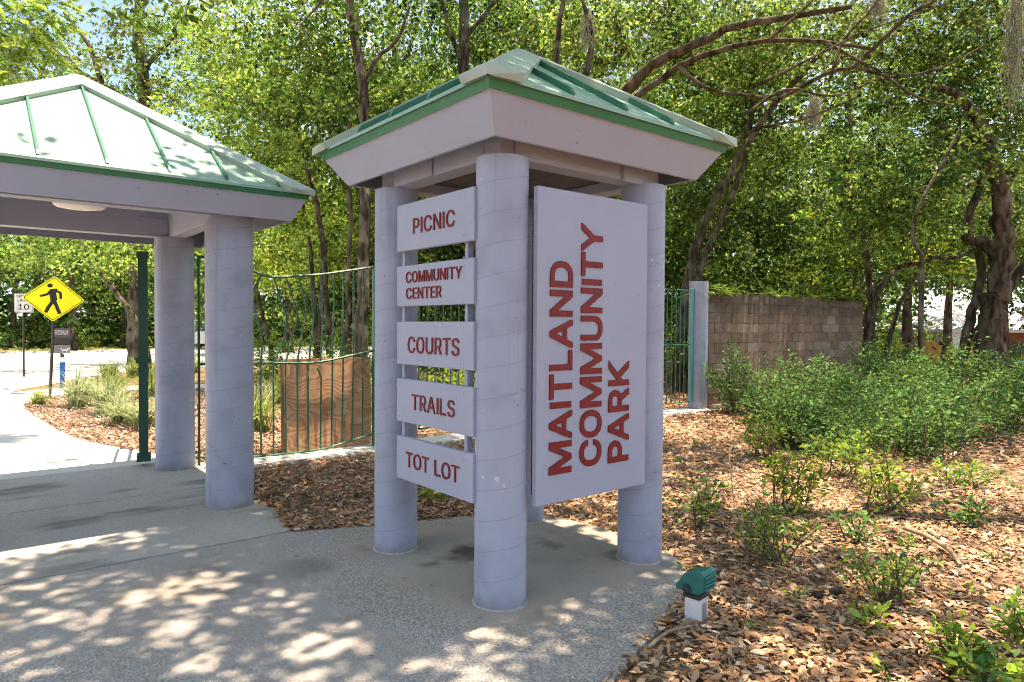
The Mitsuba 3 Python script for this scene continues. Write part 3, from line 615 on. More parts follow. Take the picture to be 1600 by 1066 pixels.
for k in range(4):
    z = 0.185 + k * 0.022
    obj('cooling_fin', FT(box(-0.062, 0.062, -0.088, -0.070, z, z + 0.010, 0.002)), 'lamp_teal', fl)
for s in (-1, 1):
    c = trimesh.creation.cylinder(0.022, 0.018, sections=20, transform=trimesh.transformations.rotation_matrix(math.pi / 2, [0, 1, 0])); c.apply_translation([s * 0.077, 0.02, 0.185]); obj('knob', FT(c), 'black_metal', fl, smooth=30)
obj('lens', FT(hull([[a * 0.062, y, z] for a in (-1, 1) for y, z in ((0.089, 0.172), (0.092, 0.185), (0.043, 0.255), (0.04, 0.25))])), 'lens_glass', fl)

# far things
van = thing('white_van', 'white van parked beyond the drive, half hidden behind the gate columns', 'van')
vd = np.array([0.75, -0.66]); vp = np.array([-vd[1], vd[0]]); vc = np.array([9.66, 43.97])
def vbox(prof, y0, y1):
    return hull([[*(vc + vd * a + vp * b), z] for a, z in prof for b in (y0, y1)])
obj('body', hull([[*(vc + vd * a + vp * b), z] for a, z in ((-2.3, 0.35), (2.3, 0.35), (2.35, 0.9), (1.5, 1.05), (-2.3, 1.05)) for b in (-0.9, 0.9)]), 'car_white', van)
obj('cabin', hull([[*(vc + vd * a + vp * b * k), z] for a, z, k in ((-2.28, 1.05, 1), (1.5, 1.05, 1), (0.7, 1.85, 0.85), (-2.1, 1.9, 0.85)) for b in (-0.88, 0.88)]), 'car_white', van)
for a0_, a1_ in ((-2.0, -0.9), (-0.8, 0.1), (0.2, 1.0)):
    obj('window', hull([[*(vc + vd * a + vp * b), z] for a, z, b in ((a0_, 1.15, -0.89), (a1_, 1.15, -0.89), (a1_ - 0.1, 1.65, -0.80), (a0_, 1.65, -0.80), (a0_, 1.15, -0.80))]), 'window_dark', van)
for a in (-1.5, 1.5):
    c = trimesh.creation.cylinder(0.34, 0.22, sections=20, transform=trimesh.geometry.align_vectors([0, 0, 1], [vp[0], vp[1], 0])); p_ = vc + vd * a - vp * 0.82; c.apply_translation([p_[0], p_[1], 0.33]); obj('wheel', c, 'rubber', van, smooth=30)

def house(label, x0, x1, y0, y1, zg, eave, ridge, wall_mat, wins, over=0.6):
    h = thing('house', label, 'house')
    obj('wall', box(x0, x1, y0, y1, zg, eave), wall_mat, h)
    cx_, cy_ = (x0 + x1) / 2, (y0 + y1) / 2; L = max(0.1, (y1 - y0) / 2 - (x1 - x0) / 2)
    obj('roof', hull([[a, b, eave + 0.02] for a in (x0 - over, x1 + over) for b in (y0 - over, y1 + over)] + [[a, b, eave + 0.16] for a in (x0 - over, x1 + over) for b in (y0 - over, y1 + over)] + [[cx_, cy_ - L, ridge], [cx_, cy_ + L, ridge]]), 'house_roof', h)
    obj('eave_trim', box(x0 - over - 0.03, x0 - over - 0.004, y0 - over, y1 + over, eave - 0.05, eave + 0.15), 'sign_white', h)
    for (ya, yb, za, zb) in wins: obj('window', box(x0 - 0.03, x0 - 0.004, ya, yb, za, zb), 'window_dark', h)
house('brick house with a grey hipped roof beyond the big oak at the right', 47, 57, -6.0, 12.6, -2.6, 1.40, 4.2, 'house_brick', [(1.5, 3.0, -0.6, 0.8), (9.5, 11.0, -0.6, 0.8)])
house('pale blue house with a pale roof beyond the cedar fence', 62, 71, 18.4, 22.6, -2.6, 1.35, 3.9, 'house_wall', [(19.5, 20.4, -0.5, 0.5), (21.2, 21.9, -0.5, 0.6)])
cf = thing('cedar_fence', 'orange cedar board fence in front of the pale house', 'fence')
y = 12.4
while y < 15.4:
    obj('board', box(44.0, 44.03, y, y + 0.27, -2.4, 0.78 + random.uniform(-0.02, 0.02)), 'cedar', cf); y += 0.285
obj('rail', box(44.035, 44.08, 12.4, 15.4, 0.3, 0.4), 'cedar', cf); obj('rail', box(44.035, 44.08, 12.4, 15.4, -1.2, -1.1), 'cedar', cf)
bb = thing('recycling_bin', 'small bright blue lidded bin at the foot of the big right oak', 'bin')
bx_, by_ = 18.2, 2.55
obj('body', hull([[bx_ + a * s, by_ + b * s * 1.5, z] for a in (-1, 1) for b in (-1, 1) for z, s in ((0.0, 0.2), (0.72, 0.26))]), 'house_brick', bb)
obj('lid', hull([[bx_ + a * s, by_ + b * s * 1.5, z] for a in (-1, 1) for b in (-1, 1) for z, s in ((0.725, 0.29), (0.80, 0.26))]), 'marker_cyan', bb)
scene['marker_cyan'] = P((0.03, 0.38, 0.62), 0.4, 0.4)

# ================================================================ TREES
def bump_col(c, n, s=0.22):
    return np.clip(np.asarray(c)[None] * (1 + s * rng.normal(size=(n, 1))) * (1 + 0.08 * rng.normal(size=(n, 3))), 0.004, 0.9)
GREENS = {'shade': (0.055, 0.090, 0.026), 'oak': (0.165, 0.255, 0.055), 'lime': (0.285, 0.41, 0.085), 'deep': (0.085, 0.155, 0.045), 'olive': (0.20, 0.245, 0.075), 'holly': (0.15, 0.28, 0.09), 'young': (0.33, 0.44, 0.06)}  # the shade entry puts the unlit depth of the wood into leaf colour

def foliage(centres, per, sig, L, pal, flat_=0.42, up_=1.0, six=False, mat='leaf', asp=0.66, jit=0.38):
    """Leaf clumps at the centres: (mesh, colours)."""
    centres = np.asarray(centres, float); n = len(centres)
    pal = [GREENS[p] for p in pal]
    ci = np.repeat(np.arange(n), per)
    tone = np.array([pal[i] for i in rng.integers(0, len(pal), n)]) * (1 + 0.35 * rng.normal(size=(n, 1))).clip(0.4, 1.9)
    k = max(3, per // 11)                                        # each clump is a handful of twig ends with tight leaf rosettes
    tw = rng.normal(size=(n, k, 3)) * np.array([1, 1, flat_]) * (sig * (0.75 + 0.5 * rng.random((n, 1))))[:, None]
    to = rng.normal(size=(n, k, 1)) * 0.22 + 1
    wi = rng.integers(0, k, len(ci)); off = tw[ci, wi] + rng.normal(size=(len(ci), 3)) * np.array([1, 1, 0.6]) * sig * 0.26
    pos = centres[ci] + off
    nrm = unit(len(ci)) + np.array([0, 0, up_]); d = off / (np.linalg.norm(off, axis=1, keepdims=True) + 1e-6) + 0.9 * unit(len(ci)) + np.array([0, 0, -0.25])
    Ls = L * (0.65 + 0.7 * rng.random(len(ci)))
    col = np.clip(tone[ci] * to[ci, wi].clip(0.5, 1.6) * (1 + jit * rng.normal(size=(len(ci), 1))).clip(0.4, 1.9) * (1 + 0.07 * rng.normal(size=(len(ci), 3))), 0.006, 0.85)
    return leaves(pos, nrm, d, Ls, Ls * asp, col, six=six)

def make_tree(name, label, category, stems, crown, group=None, per=70, sig=0.5, L=0.12, pal=('oak', 'oak', 'lime', 'olive'), zmin=0.5, keep=None, sides=10, twigs=True, **kw):
    t = thing(name, label, category, group)
    nodes = []; tm = []
    for s in stems:
        q = smooth_path(s, 5); q[:, 3] = np.maximum(q[:, 3], 0.012)
        q[1:-1, :3] += rng.normal(size=(len(q) - 2, 3)) * q[1:-1, 3:4] * 0.16
        if s[0][2] < 0.2:
            fl_ = np.exp(-np.linspace(0, 1, len(q)) * 14); q[:, 3] *= 1 + 0.55 * fl_
            q = np.vstack([q[0] + [0, 0, -0.5, 0], q])
        tm.append(tube(q[:, :3], q[:, 3], sides, wob=0.16, seed=len(tm)))
        k = max(1, int(len(q) * 0.35)); nodes += [(*r[:3], r[3]) for r in q[(k if s[0][2] < 0.2 else 1):]]
    obj('trunk', cat(tm), 'bark', t, smooth=True)
    C = []
    for (cx_, cy_, cz_, r, rz, n) in crown:
        u = unit(n) * (rng.random((n, 1)) ** 0.42); c = np.array([cx_, cy_, cz_]) + u * [r, r, rz]; C.append(c[c[:, 2] > zmin])
    C = np.vstack(C)
    if keep is not None: C = C[keep(C)]
    if twigs:
        N = np.array(nodes); order = np.argsort(np.min(np.linalg.norm(C[:, None] - N[None, :, :3], axis=2), axis=1)); br = []
        P3, Rr = list(map(tuple, N[:, :3])), list(N[:, 3])
        for i in order:
            A = np.array(P3); dd = np.linalg.norm(A - C[i], axis=1); j = int(np.argmin(dd + 0.02 * (A[:, 2] > C[i][2])))
            if dd[j] > 4.5: continue
            r0 = min(Rr[j] * 0.75, 0.012 + 0.013 * dd[j]); a, b = A[j], C[i]; mid = a + (b - a) * 0.5 + rng.normal(size=3) * 0.10 * dd[j] + [0, 0, 0.08 * dd[j]]
            q = smooth_path([a, mid, b], 3); rr = np.linspace(r0, 0.005, len(q)); br.append(tube(q, rr, 4, cap=False))
            for k in (2, 4, len(q) - 1): P3.append(tuple(q[k])); Rr.append(rr[k])
        obj('branches', cat(br), 'twig_bark', t, kind='stuff')
    m, col = foliage(C, per, sig, L, pal, **kw)
    obj('crown', m, 'leaf', t, color=col, kind='stuff')
    return t
TREES = {
 'A': {'stems': [[[3.13,27.04,-0.04,0.302],[3.02,27.21,2.74,0.279],[3.25,27.12,6.01,0.256],[3.4,27.12,10.16,0.233],[3.3,27.25,11.8,0.209],[3.2,27.37,13.3,0.186],[3.4,27.28,15.82,0.163]],[[3.36,27.13,9.28,0.189],[2.76,27.64,10.33,0.16],[1.89,28.37,11.03,0.132],[0.92,29.17,11.9,0.104],[0.34,29.67,12.78,0.075]],[[2.08,28.21,10.91,0.113],[1.8,28.47,12.16,0.092],[1.47,28.75,12.91,0.071],[0.93,29.21,13.79,0.05]],[[3.34,27.21,11.54,0.113],[3.85,26.81,12.3,0.082],[4.65,26.2,13.31,0.05]]],
  'crown': [[4.07,26.75,11.59,3.6,1.8,60],[0.4,33.52,10.14,3.5,1.6,40],[5.95,26.57,13.28,3.5,2.0,32],[-0.07,36.61,14.88,2.5,1.8,30],[2.92,29.1,16.39,5,1.5,16]]},
 'B': {'stems': [[[2.06,20.2,-0.04,0.108],[2.03,20.24,0.73,0.101],[1.92,20.35,1.32,0.094],[1.68,20.56,1.96,0.087],[1.37,20.83,2.49,0.08],[0.81,21.3,3.48,0.073],[0.28,21.78,4.82,0.066],[-0.02,22.04,5.6,0.059]]],
  'crown': [[0.57,22.83,4.88,2.6,1.0,40],[-0.31,24.79,3.95,1.5,0.7,22],[1.3,19.63,3.56,1.2,0.6,16]]},
 'C': {'stems': [[[2.77,44.04,-0.04,0.205],[2.76,44.1,1.78,0.186],[2.73,44.19,4.02,0.168],[2.79,44.26,8.12,0.149],[3.06,44.16,12.21,0.13]]],
  'crown': [[2.12,44.69,4.39,3.5,1.8,40],[3.59,43.56,6.26,3.5,2,40]]},
 'D': {'stems': [[[6.29,48.91,-0.04,0.3],[6.38,48.9,1.83,0.264],[6.47,48.9,4.4,0.228],[6.67,48.84,8.26,0.193]]],
  'crown': [[6.8,48.63,4.41,4,2.2,50],[5.48,49.74,6.11,4,2.5,40],[7.79,47.79,3.13,2,1.2,20]]},
 'E': {'stems': [[[8.25,26.77,-0.04,0.112],[8.13,26.89,0.95,0.103],[7.94,27.07,1.93,0.095],[7.76,27.25,3.04,0.087],[7.56,27.46,4.58,0.078],[7.42,27.63,6.53,0.07]]],
  'crown': [[7.95,27.15,4.58,2.6,1.5,50],[8.62,26.66,6.54,3,1.5,45]]},
 'F': {'stems': [[[5.67,16.0,-0.04,0.084],[5.67,16.05,1.73,0.074],[5.63,16.12,2.85,0.065],[5.56,16.2,3.97,0.056],[5.37,16.4,5.46,0.047]],[[5.73,15.95,-0.04,0.065],[5.78,15.98,2.29,0.056],[5.82,15.97,3.04,0.047],[5.97,15.87,3.97,0.037]]],
  'crown': [[6.17,18.4,3.8,2.0,1.1,50],[6.83,17.91,5.04,2.2,1.2,50]]},
 'G': {'stems': [[[4.52,12.43,-0.04,0.077],[4.51,12.47,1.1,0.073],[4.45,12.55,2.33,0.069],[4.41,12.62,3.4,0.065],[4.33,12.71,4.32,0.061],[4.19,12.84,4.98,0.058],[4.1,12.93,5.63,0.054],[3.96,13.06,6.15,0.05],[3.78,13.21,6.44,0.046],[3.55,13.41,6.62,0.042],[3.13,13.75,6.92,0.038]],[[4.11,12.92,5.63,0.046],[4.38,12.73,6.32,0.035],[4.74,12.45,6.78,0.023]]],
  'crown': [[4.12,15.01,6.94,2.4,1.3,70],[4.64,13.32,7.45,2.2,1.2,60],[3.75,15.36,8.62,2.4,1.2,60],[5.02,15.52,5.28,1.6,1.0,36]]},
 'H': {'stems': [[[4.16,10.79,-0.04,0.063],[4.18,10.83,1.7,0.057],[4.21,10.83,2.68,0.052],[4.27,10.83,4.08,0.046],[4.19,10.92,5.34,0.041],[4.37,10.82,6.59,0.035]]],
  'crown': [[5.12,12.89,5.86,1.9,1.4,55],[6.33,13.16,4.6,1.7,1.2,40]]},
 'I': {'stems': [[[3.69,9.25,-0.04,0.126],[3.73,9.26,1.7,0.119],[3.77,9.26,2.95,0.113],[3.84,9.26,4.46,0.107],[3.83,9.3,5.72,0.101],[3.77,9.37,6.66,0.094],[3.64,9.51,7.73,0.088],[3.56,9.6,8.73,0.082]],[[3.8,9.34,6.35,0.05],[4.04,9.16,6.85,0.042],[4.35,8.92,7.23,0.034],[4.53,8.79,7.86,0.025]]],
  'crown': [[5.38,11.4,6.36,1.9,1.0,50],[4.35,12.3,8.6,1.8,1.1,44],[4.49,10.93,9.58,3,1.0,50],[6.49,11.8,6.51,1.8,1.0,50]]},
 'J': {'stems': [[[7.42,10.73,-0.04,0.15],[7.49,10.77,3.32,0.142],[7.41,10.9,5.69,0.135],[7.36,11.01,8.07,0.127],[7.41,11.02,9.65,0.119],[7.53,10.97,11.07,0.111]],[[7.36,11.01,7.91,0.063],[7.15,11.21,8.78,0.055],[6.96,11.38,9.65,0.047],[6.84,11.5,10.59,0.04]],[[7.39,11.01,8.7,0.063],[7.82,10.68,9.34,0.047],[8.32,10.3,10.13,0.032]]],
  'crown': [[8.25,13.05,9.93,2.4,1.2,56],[9.5,12.05,10.12,2.4,1.1,60],[8.49,11.6,11.18,3.4,1.0,50]]},
 'K': {'stems': [[[8.3,15.17,-0.04,0.137],[8.33,15.24,3.71,0.127],[8.19,15.47,7.62,0.117],[8.06,15.64,9.67,0.108],[7.97,15.74,10.75,0.098],[7.81,15.92,12.31,0.088]],[[8.08,15.61,9.38,0.078],[8.36,15.4,9.97,0.059],[8.63,15.21,10.95,0.039]]],
  'crown': [[8.95,16.32,9.38,2.4,1.4,50],[10.3,16.51,9.09,1.6,0.9,30]]},
 'L': {'stems': [[[11.48,7.46,-0.04,0.142],[11.52,7.48,1.77,0.13],[11.68,7.39,3.03,0.118],[11.96,7.19,4.14,0.105],[12.46,6.82,5.41,0.093],[13.09,6.35,6.68,0.08],[13.84,5.78,7.8,0.068],[14.47,5.3,8.75,0.055]],[[12.11,7.59,-0.09,0.114],[12.17,7.6,2.1,0.104],[12.35,7.5,3.24,0.093],[12.74,7.21,4.38,0.083],[13.16,6.91,5.69,0.072],[13.35,6.8,7.0,0.062],[13.44,6.77,8.74,0.051],[13.7,6.59,9.93,0.041]]],
  'crown': [[14.04,8.31,7.48,2.2,1.3,64],[15.14,7.39,6.43,2.2,1.2,60],[14.3,9.32,4.98,1.6,1.4,50],[13.78,8.57,9.26,2.4,1.0,60]]},
 'LL': {'stems': [[[7.4,6.89,-0.04,0.156],[7.37,6.72,4.28,0.141],[7.55,6.3,5.75,0.126],[7.73,5.84,6.26,0.111],[7.92,5.38,6.61,0.097],[8.24,4.81,6.83,0.083],[8.6,4.2,7.06,0.07],[9.04,3.53,7.11,0.057],[9.76,2.63,7.21,0.045]],[[8.02,6.57,6.03,0.085],[8.17,6.02,6.21,0.074],[8.5,5.35,6.63,0.064],[8.79,4.68,6.81,0.054],[9.24,3.9,6.88,0.045],[9.74,3.06,6.72,0.036],[10.03,2.39,6.47,0.028]],[[9.22,3.66,5.75,0.035],[9.82,2.98,6.19,0.035],[9.96,2.65,6.22,0.036],[10.23,2.23,6.7,0.036],[10.42,1.87,7.03,0.037],[10.53,1.58,7.17,0.037],[10.68,1.26,7.52,0.037]],[[8.22,5.13,6.51,0.042],[8.69,4.74,6.09,0.036],[9.69,3.94,5.91,0.03]],[[7.91,4.05,4.74,0.028],[8.52,3.56,5.08,0.023],[9.13,3.08,5.25,0.019],[9.88,2.49,5.65,0.014]],[[7.99,3.37,5.63,0.027],[8.66,2.84,6.06,0.022],[9.42,2.24,6.55,0.018],[10.5,1.38,7.04,0.013]],[[9.41,2.9,6.58,0.028],[10.1,2.32,6.09,0.024],[10.62,1.89,5.65,0.02],[11.14,1.47,5.49,0.017]],[[9.59,2.48,6.08,0.027],[10.15,2.02,5.91,0.023],[10.75,1.54,6.08,0.018],[11.35,1.07,6.47,0.014]],[[8.62,4.01,5.42,0.029],[9.25,3.51,5.89,0.024],[9.88,3.0,5.78,0.019],[10.61,2.43,6.13,0.014]],[[9.29,2.72,5.99,0.027],[9.47,2.59,6.57,0.024],[9.86,2.29,7.12,0.02],[9.99,2.2,7.56,0.016]],[[8.62,3.53,6.6,0.034],[9.06,3.19,7.09,0.025],[9.42,2.92,7.54,0.017]],[[7.44,6.98,3.94,0.091],[7.2,7.22,5.63,0.076],[7.12,7.33,7.07,0.061],[7.23,7.27,8.24,0.046]],[[7.57,6.95,6.68,0.065],[7.68,6.89,7.46,0.052],[7.53,7.02,8.24,0.039]]],
  'crown': [[11.24,8.69,8.98,2.2,1.0,60],[13.07,6.54,8.31,2.4,1.1,64],[14.55,4.73,9.05,2.4,1.0,60],[9.36,9.55,8.76,2.2,1.1,60],[9.04,5.96,9.09,3.4,0.6,44],[16.04,4.13,7.69,1.8,0.9,36]]},
 'M': {'stems': [[[21.94,8.02,-0.04,0.168],[21.96,8.07,2.32,0.159],[21.96,8.11,3.66,0.15],[21.91,8.2,5.45,0.141],[21.82,8.33,7.68,0.132],[21.93,8.31,9.91,0.123]]],
  'crown': [[22.84,8.93,7.72,3,1.8,70],[21.55,9.91,5.61,2.4,1.6,50],[25.35,8.16,6.76,2.6,1.6,40]]},
 'N': {'stems': [[[17.08,5.51,-0.04,0.115],[17.15,5.51,1.82,0.102],[17.21,5.47,2.35,0.088],[17.18,5.52,3.06,0.075],[17.09,5.63,4.29,0.062]],[[17.16,5.45,-0.04,0.088],[17.32,5.38,2.35,0.077],[17.8,5.03,3.22,0.066],[18.27,4.65,3.4,0.055],[18.74,4.28,3.6,0.044]],[[17.98,5.56,-0.1,0.073],[18.4,5.28,2.01,0.061],[18.86,4.94,3.11,0.049],[19.13,4.75,4.02,0.036]]],
  'crown': [[18.37,6.02,4.82,2.2,1.2,60],[20.32,5.71,3.81,1.4,0.9,30],[18.32,7.31,3.4,1.6,0.9,40]]},
 'O': {'stems': [[[12.82,2.52,-0.04,0.052],[12.85,2.56,2.03,0.048],[12.85,2.58,3.02,0.043],[12.72,2.7,3.45,0.039],[12.86,2.61,4.16,0.035],[13.24,2.33,5.03,0.03],[13.5,2.14,5.68,0.026]]],
  'crown': [[15.3,3.38,5.54,1.5,0.9,34],[14.58,3.92,4.33,1.2,0.7,30]]},
 'P': {'stems': [[[17.39,2.69,-0.04,0.317],[17.28,2.63,1.5,0.289],[17.21,2.52,2.38,0.263],[17.17,2.38,3.23,0.237],[16.99,2.36,4.1,0.211],[16.79,2.36,5.06,0.185],[16.44,2.46,5.55,0.16],[16.14,2.53,6.21,0.136],[15.75,2.66,6.66,0.112],[15.29,2.85,6.95,0.088],[14.75,3.1,7.05,0.065]],[[17.62,2.6,3.08,0.142],[17.39,2.8,3.69,0.128],[17.02,3.1,3.85,0.114],[17.06,3.08,4.42,0.1],[17.28,2.93,5.13,0.085],[17.4,2.85,5.77,0.071]],[[17.58,2.7,5.36,0.111],[17.3,2.94,5.85,0.099],[16.94,3.23,6.16,0.087],[16.68,3.46,6.51,0.075],[16.47,3.63,6.69,0.063]],[[17.63,2.56,2.29,0.142],[18.11,2.2,3.16,0.111],[18.61,1.82,3.88,0.079]],[[17.06,3.34,-0.07,0.129],[17.39,3.13,1.81,0.118],[17.6,2.98,2.67,0.107],[17.61,3.01,3.73,0.097]],[[17.7,2.59,5.14,0.142],[18.13,2.26,5.77,0.111],[18.76,1.77,6.25,0.079]],[[17.19,2.96,3.54,0.055],[16.73,3.32,3.33,0.044],[16.25,3.71,3.37,0.032]]],
  'crown': [[17.04,3.34,8.34,2.2,1.2,64],[18.14,2.42,7.07,1.8,1.2,50],[18.88,4.38,6.63,1.6,1.0,36],[20.66,2.89,4.87,1.4,1.2,40],[16.73,2.33,9.0,2.4,1.0,50],[21.55,4.75,5.2,1.8,1.2,36]]},
 'bg00': {'stems': [[[-2.3,40.42,-0.04,0.224],[-2.21,40.47,3.94,0.176],[-2.08,40.45,7.42,0.128],[-1.98,40.48,11.22,0.08]]],
  'crown': [[-3.34,41.22,4.87,3.491254995331584,1.745627497665792,46],[-1.65,42.17,7.37,3.5206994037976393,1.7603497018988197,41],[-2.14,39.26,9.4,2.3584883505144023,1.1792441752572012,16],[-1.86,37.92,12.16,2.961265202930303,1.4806326014651514,19]]},
 'bg01': {'stems': [[[0.3,51.17,-0.04,0.166],[0.47,51.17,4.65,0.137],[0.81,51.03,9.16,0.109],[1.03,50.99,14.07,0.08]]],
  'crown': [[-0.47,53.88,6.01,2.377378925570378,1.188689462785189,21],[0.16,54.02,9.06,2.4932389354931654,1.2466194677465827,20],[0.4,53.83,12.46,3.421370871611523,1.7106854358057615,33],[1.24,49.35,15.73,2.954912856419135,1.4774564282095675,19]]},
 'bg02': {'stems': [[[7.89,34.77,-0.04,0.18],[8.08,34.74,4.16,0.147],[8.48,34.52,7.85,0.113],[8.72,34.44,11.87,0.08]]],
  'crown': [[7.15,33.62,2.76,2.705665908611338,1.352832954305669,27],[8.05,35.33,5.2,2.291195598725947,1.1455977993629736,19],[8.74,33.47,7.41,2.2047363671240996,1.1023681835620498,16],[9.31,33.82,10.18,2.6339411042443803,1.3169705521221902,20],[8.73,35.54,13.81,2.642110348185022,1.321055174092511,15]]},
 'bg03': {'stems': [[[11.94,41.78,-0.04,0.234],[12.1,41.79,4.74,0.183],[12.43,41.66,9.24,0.131],[12.63,41.63,14.16,0.08]]],
  'crown': [[10.54,40.75,5.78,3.0099263606796245,1.5049631803398122,34],[13.18,39.47,8.64,2.453287283131467,1.2266436415657336,20],[14.23,42.57,12.54,3.258030977431845,1.6290154887159225,30],[12.14,42.22,16.24,2.6821345382742168,1.3410672691371084,15]]},
 'bg04': {'stems': [[[12.52,36.18,-0.04,0.236],[12.69,36.17,4.47,0.184],[13.03,36.01,8.56,0.132],[13.24,35.97,13.03,0.08]]],
  'crown': [[13.95,37.34,5.75,2.6770367497059113,1.3385183748529557,27],[14.22,35.28,8.23,2.6759433372761827,1.3379716686380914,23],[12.09,35.18,10.86,2.63743051708007,1.318715258540035,20],[12.44,37.65,15.14,2.309474725108803,1.1547373625544015,11]]},
 'bg05': {'stems': [[[10.73,24.77,-0.04,0.203],[10.93,24.72,3.76,0.162],[11.33,24.49,6.84,0.121],[11.57,24.39,10.19,0.08]]],
  'crown': [[10.76,25.31,2.66,2.768243229721167,1.3841216148605835,28],[11.05,24.25,4.57,3.3568137165180776,1.6784068582590388,42],[11.5,21.93,6.26,2.277990123411051,1.1389950617055256,17],[11.51,22.48,8.45,2.890989877789165,1.4454949388945826,24],[12.82,24.1,11.77,3.224330192727347,1.6121650963636736,23]]},
 'bg06': {'stems': [[[11.48,21.6,-0.04,0.234],[11.4,21.76,3.63,0.183],[11.18,22.02,6.5,0.131],[11.07,22.2,9.62,0.08]]],
  'crown': [[11.98,23.83,2.66,2.6127380966967597,1.3063690483483799,25],[12.32,20.81,4.4,3.39315373925124,1.69657686962562,43],[11.74,21.46,6.23,2.8834225979773302,1.4417112989886651,27],[10.27,20.98,7.98,2.607431664005765,1.3037158320028825,19],[13.49,22.67,11.55,2.727801046899535,1.3639005234497674,16]]},
 'bg07': {'stems': [[[11.8,18.77,-0.04,0.177],[11.72,18.93,3.5,0.145],[11.47,19.21,6.16,0.112],[11.34,19.4,9.06,0.08]]],
  'crown': [[12.09,17.89,2.51,3.294826559479093,1.6474132797395464,41],[12.62,19.23,4.3,3.3004316114873626,1.6502158057436813,41],[11.85,18.19,5.83,3.129625822961673,1.5648129114808365,32],[10.88,19.66,7.83,3.1862574036093845,1.5931287018046922,29],[11.56,18.19,10.0,3.277646462420667,1.6388232312103335,23]]},
 'bg08': {'stems': [[[13.87,17.09,-0.04,0.205],[13.77,17.28,3.51,0.163],[13.47,17.6,6.17,0.122],[13.32,17.81,9.07,0.08]]],
  'crown': [[13.8,17.04,2.54,2.5509692032357076,1.2754846016178538,24],[14.59,18.17,4.36,3.3433515347576797,1.6716757673788398,42],[14.45,18.03,6.09,2.68703831123878,1.34351915561939,24],[13.91,19.06,8.19,3.359464135556345,1.6797320677781724,32],[15.21,18.78,10.93,3.4178757534456254,1.7089378767228127,25],[13.65,17.78,12.51,3.5391230677669867,1.7695615338834934,19]]},
 'bg09': {'stems': [[[14.01,14.41,-0.04,0.234],[13.95,14.56,3.38,0.182],[13.77,14.77,5.83,0.131],[13.68,14.92,8.51,0.08]]],
  'crown': [[14.2,15.32,2.51,3.5123343675985685,1.7561671837992843,46],[13.45,13.29,3.91,3.207561066293729,1.6037805331468644,38],[14.44,15.08,5.72,3.2925202795171344,1.6462601397585672,36],[14.87,15.35,7.66,2.789108842788134,1.394554421394067,22],[13.07,13.01,9.0,3.0916133357509112,1.5458066678754556,21],[14.08,15.47,11.89,2.4240322949068807,1.2120161474534403,9]]},
 'bg10': {'stems': [[[17.63,15.35,-0.04,0.219],[17.58,15.49,3.61,0.172],[17.42,15.7,6.37,0.126],[17.34,15.86,9.39,0.08]]],
  'crown': [[16.1,16.52,2.59,3.083211226804907,1.5416056134024534,35],[15.21,15.54,4.2,2.5167396339181343,1.2583698169590671,23],[15.71,15.49,5.91,2.6442911785481327,1.3221455892740663,23],[16.99,15.48,8.02,2.24992057071392,1.12496028535696,14],[16.91,14.88,10.3,3.0565115310308917,1.5282557655154458,20],[15.9,16.62,12.74,3.464455252316708,1.732227626158354,18]]},
 'bg11': {'stems': [[[16.62,12.31,-0.04,0.191],[16.59,12.43,3.39,0.154],[16.48,12.59,5.85,0.117],[16.43,12.71,8.53,0.08]]],
  'crown': [[16.91,11.5,2.49,2.3611042139261773,1.1805521069630887,21],[15.47,11.27,3.9,2.2504869548224367,1.1252434774112183,19],[16.31,13.14,5.68,2.9633092084356156,1.4816546042178078,29],[17.07,11.74,7.34,3.541620705219101,1.7708103526095504,36],[16.47,12.03,9.48,3.338185790102841,1.6690928950514206,24],[16.99,12.67,11.77,2.3989574821255033,1.1994787410627517,8]]},
 'bg12': {'stems': [[[22.48,14.0,-0.04,0.247],[22.66,13.97,3.78,0.191],[23.03,13.76,6.76,0.136],[23.25,13.67,10.0,0.08]]],
  'crown': [[23.96,14.92,2.76,3.052053850346533,1.5260269251732665,35],[22.19,14.71,4.62,2.2013264695897354,1.1006632347948677,18],[22.52,14.83,6.57,3.0612352546691377,1.5306176273345689,31],[22.48,13.9,8.58,3.4477944924683293,1.7238972462341646,34],[24.15,15.44,11.98,2.5168702102510205,1.2584351051255103,14],[25.84,13.84,14.48,2.7316927473056927,1.3658463736528463,11]]},
 'bg13': {'stems': [[[21.03,11.32,-0.04,0.176],[21.1,11.37,3.57,0.144],[21.18,11.38,6.23,0.112],[21.25,11.41,9.13,0.08]]],
  'crown': [[20.83,11.12,2.59,3.5733727873945518,1.7866863936972759,48],[22.41,10.29,4.3,2.646813567901004,1.323406783950502,26],[19.75,10.58,5.73,2.6009576931641103,1.3004788465820551,22],[20.3,11.07,7.72,3.0703612710920223,1.5351806355460111,27],[20.25,9.73,9.7,3.294388815693679,1.6471944078468395,24],[22.19,13.0,13.25,2.9455905123385904,1.4727952561692952,13]]},
 'bg14': {'stems': [[[27.61,13.72,-0.04,0.175],[27.75,13.73,4.03,0.143],[28.01,13.61,7.31,0.112],[28.18,13.58,10.88,0.08]]],
  'crown': [[28.86,15.31,2.91,2.5747639162948697,1.2873819581474348,25],[28.18,13.28,4.92,2.610463557311666,1.305231778655833,25],[29.22,13.89,7.18,3.1028272793358136,1.5514136396679068,32],[27.94,12.7,9.2,2.365450591017618,1.182725295508809,16],[26.86,13.63,12.1,2.946897087925957,1.4734485439629785,19],[27.46,13.56,14.82,2.9418145108018976,1.4709072554009488,13]]},
 'bg15': {'stems': [[[24.09,10.14,-0.04,0.209],[24.2,10.16,3.66,0.166],[24.39,10.08,6.42,0.123],[24.52,10.07,9.44,0.08]]],
